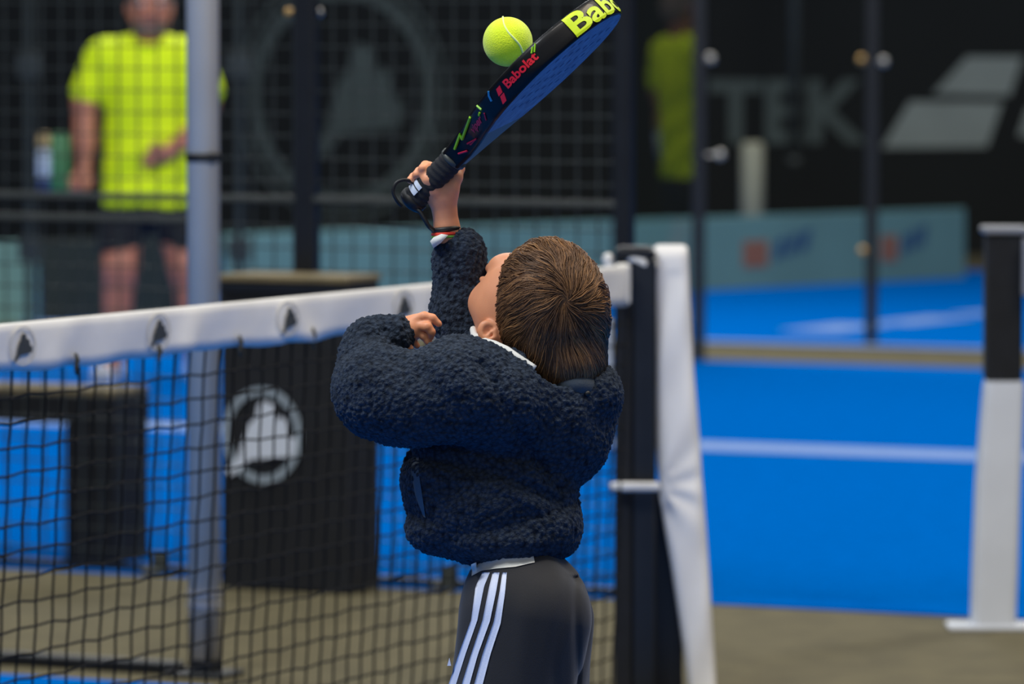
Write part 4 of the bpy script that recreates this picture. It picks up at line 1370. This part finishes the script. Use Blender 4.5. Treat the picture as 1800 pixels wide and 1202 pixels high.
# lanyard
lp = [(706, 362, 70), (697, 352, 64), (691, 336, 62), (697, 321, 62), (712, 316, 66), (727, 322, 76), (732, 334, 90)]
def spline(pts, n):
    pts = np.array(pts, float); out = []
    for i in range(len(pts) - 1):
        p0, p1, p2, p3 = pts[max(0, i - 1)], pts[i], pts[i + 1], pts[min(len(pts) - 1, i + 2)]
        for t in np.linspace(0, 1, n, endpoint=False):
            out.append(.5 * ((2 * p1) + (-p0 + p2) * t + (2 * p0 - 5 * p1 + 4 * p2 - p3) * t * t + (-p0 + 3 * p1 - 3 * p2 + p3) * t ** 3))
    out.append(pts[-1]); return np.array(out)
m = MB(); m.tube(B3(spline(lp, 8)), 3.2 / SB, 8)
m.tube(B3(spline([(728, 366, 80), (738, 372, 76), (746, 385, 74), (754, 398, 76), (763, 405, 84)], 8)), 4.2 / SB, 8)
m.build('lanyard', 'tape_black', rkt, True)

# prints on the camera-side rim: arc length s along the rim from the throat, n across it
na = np.array(near); ds = np.concatenate([[0], np.cumsum(np.linalg.norm(np.diff(np.array(outl), axis=0), axis=1))])
def rim(s, n, lift=1.0):
    t = np.interp(s, ds, oc[:, 0]); w = np.interp(s, ds, oc[:, 1])
    nx_ = np.interp(s, ds, onr[:, 0]); ny_ = np.interp(s, ds, onr[:, 1])
    a = abs(n) / HT
    ins = np.interp(a, [0, .35, .7, .93, 1.0], [0, 0, -.5, -2.5, -6])
    return B3(rk(t + nx_ * (ins + lift), w + ny_ * (ins + lift), n))
def s_of(px, py):
    """arc position whose rim centre is nearest to a photo position"""
    ss = np.linspace(0, ds[len(near) - 1] * 1.3, 700)
    q = np.array([proj(rim(s, 0))[:2] for s in ss])
    return ss[np.argmin(((q - [px, py]) ** 2).sum(1))]
def rim_text(txt, s0, s1, n0, n1, name, mt, bold=.02, shear=0.0, lift=.9):
    v, f = text_mesh(txt, bold=bold, shear=shear)
    mesh_obj(name, [rim(s0 + x * (s1 - s0), n0 + y * (n1 - n0), lift) for x, y, _ in v], f, mt, rkt)
def rim_poly(pts, name, mt, lift=.9):
    m = MB(); m.prism(pts, lambda x, y, h: rim(x, y, lift * (h if h else .2)), 1.0); m.build(name, mt, rkt)
def rim_stroke(pts, wd, name, mt):
    """broad pen stroke given by photo positions on the rim"""
    mapped = []
    for px, py in pts:
        s = s_of(px, py)
        c = np.array(proj(rim(s, 0))[:2]); e = np.array(proj(rim(s, 10))[:2]) - c
        n = ((np.array([px, py]) - c) @ e) / (e @ e) * 10
        mapped.append(rim(s, float(np.clip(n, -20, 20)), 1.2))
    m = MB(); m.tube(mapped, wd / SB, 5); m.build(name, mt, rkt)
sa, sb_ = s_of(887, 150), s_of(933, 94)
rim_text('Babolat', sa, sb_ + 6, 4, -13, 'red_lettering', 'red_print', .03)
s2 = s_of(876, 165)
rim_poly([(s2 - 10, 15), (s2 + 2, 15), (s2 + 10, 2), (s2 - 2, 2)], 'red_mark', 'red_print')
rim_poly([(s2 - 4, 0), (s2 + 8, 0), (s2 + 14, -12), (s2 + 2, -12)], 'red_mark', 'red_print')
sy = s_of(995, 42)
rim_text('Babolat', sy, sy + 300, 21, -21, 'yellow_lettering', 'neon_print', .025, lift=1.3)
rim_stroke([(799, 262), (806, 238), (811, 246), (822, 210)], 2.6, 'green_stroke', 'green_print')
rim_stroke([(834, 190), (845, 194)], 2.4, 'green_stroke', 'green_print')
rim_stroke([(842, 199), (841, 204)], 2.0, 'green_stroke', 'green_print')
rim_stroke([(936, 82), (934, 94)], 1.6, 'green_stroke', 'green_print')
rim_stroke([(941, 76), (939, 92)], 1.4, 'green_stroke', 'green_print')
rim_stroke([(854, 162), (858, 170), (864, 178)], 2.0, 'blue_stroke', 'cyan_print')
rim_stroke([(822, 252), (840, 242), (828, 253)], 1.8, 'red_stroke', 'magenta_print')
rim_stroke([(806, 270), (823, 264)], 2.0, 'red_stroke', 'magenta_print')
rim_stroke([(851, 199), (856, 210)], 1.2, 'red_stroke', 'magenta_print')
s3 = s_of(829, 230); s4 = s_of(843, 207)
rim_text('viper', s3, s4 + 4, 9, -8, 'script_lettering', 'magenta_print', .03, .3)

# ================================================================== BALL
bc = B3([892.5, 73.5, rk(345, -20, 0)[2] - 6]); br = 43.5 / SB
ball = thing('tennis_ball', 'yellow ball touching the upper side of the racket', 'ball', bc)
m = MB(); m.ball(bc, br, 64, 40); m.build('felt', 'ball_felt', ball, True)
# seam curve on the sphere
ar, rot_ = [], None
ex = np.array([0.25, -.80, .55]); ex /= np.linalg.norm(ex)
ey = np.array([.9, .42, .1]); ey -= ex * (ey @ ex); ey /= np.linalg.norm(ey); ez = np.cross(ex, ey)
cur = []
for a in np.linspace(0, 2 * math.pi, 160, endpoint=False):
    A_ = .44 * math.pi / 2 * 1.0
    th = math.pi / 2 - (math.pi / 2 - .62) * math.cos(a)
    ph = a / 2 + .62 * math.sin(2 * a)
    x = np.array([math.sin(th) * math.cos(2 * ph * .5 + a * .5), math.sin(th) * math.sin(2 * ph * .5 + a * .5), math.cos(th)])
    cur.append(bc + br * 1.0 * (x[0] * ex + x[1] * ey + x[2] * ez))
sp_ = spline([(884, 30), (886, 43), (893, 56), (904, 68), (914, 80), (920, 96)], 8)[:, :2]
sv = []
for x, y in sp_:
    r2 = (x - 892.5) ** 2 + (y - 73.5) ** 2
    sv.append(B3([x, y, proj(bc)[2] * 0 + (rk(345, -20, 0)[2] - 6) - math.sqrt(max(0, 43.5 ** 2 - r2))]))
m = MB(); m.tube(sv, 2.0 / SB, 6); m.build('seam', 'ball_seam', ball, True)
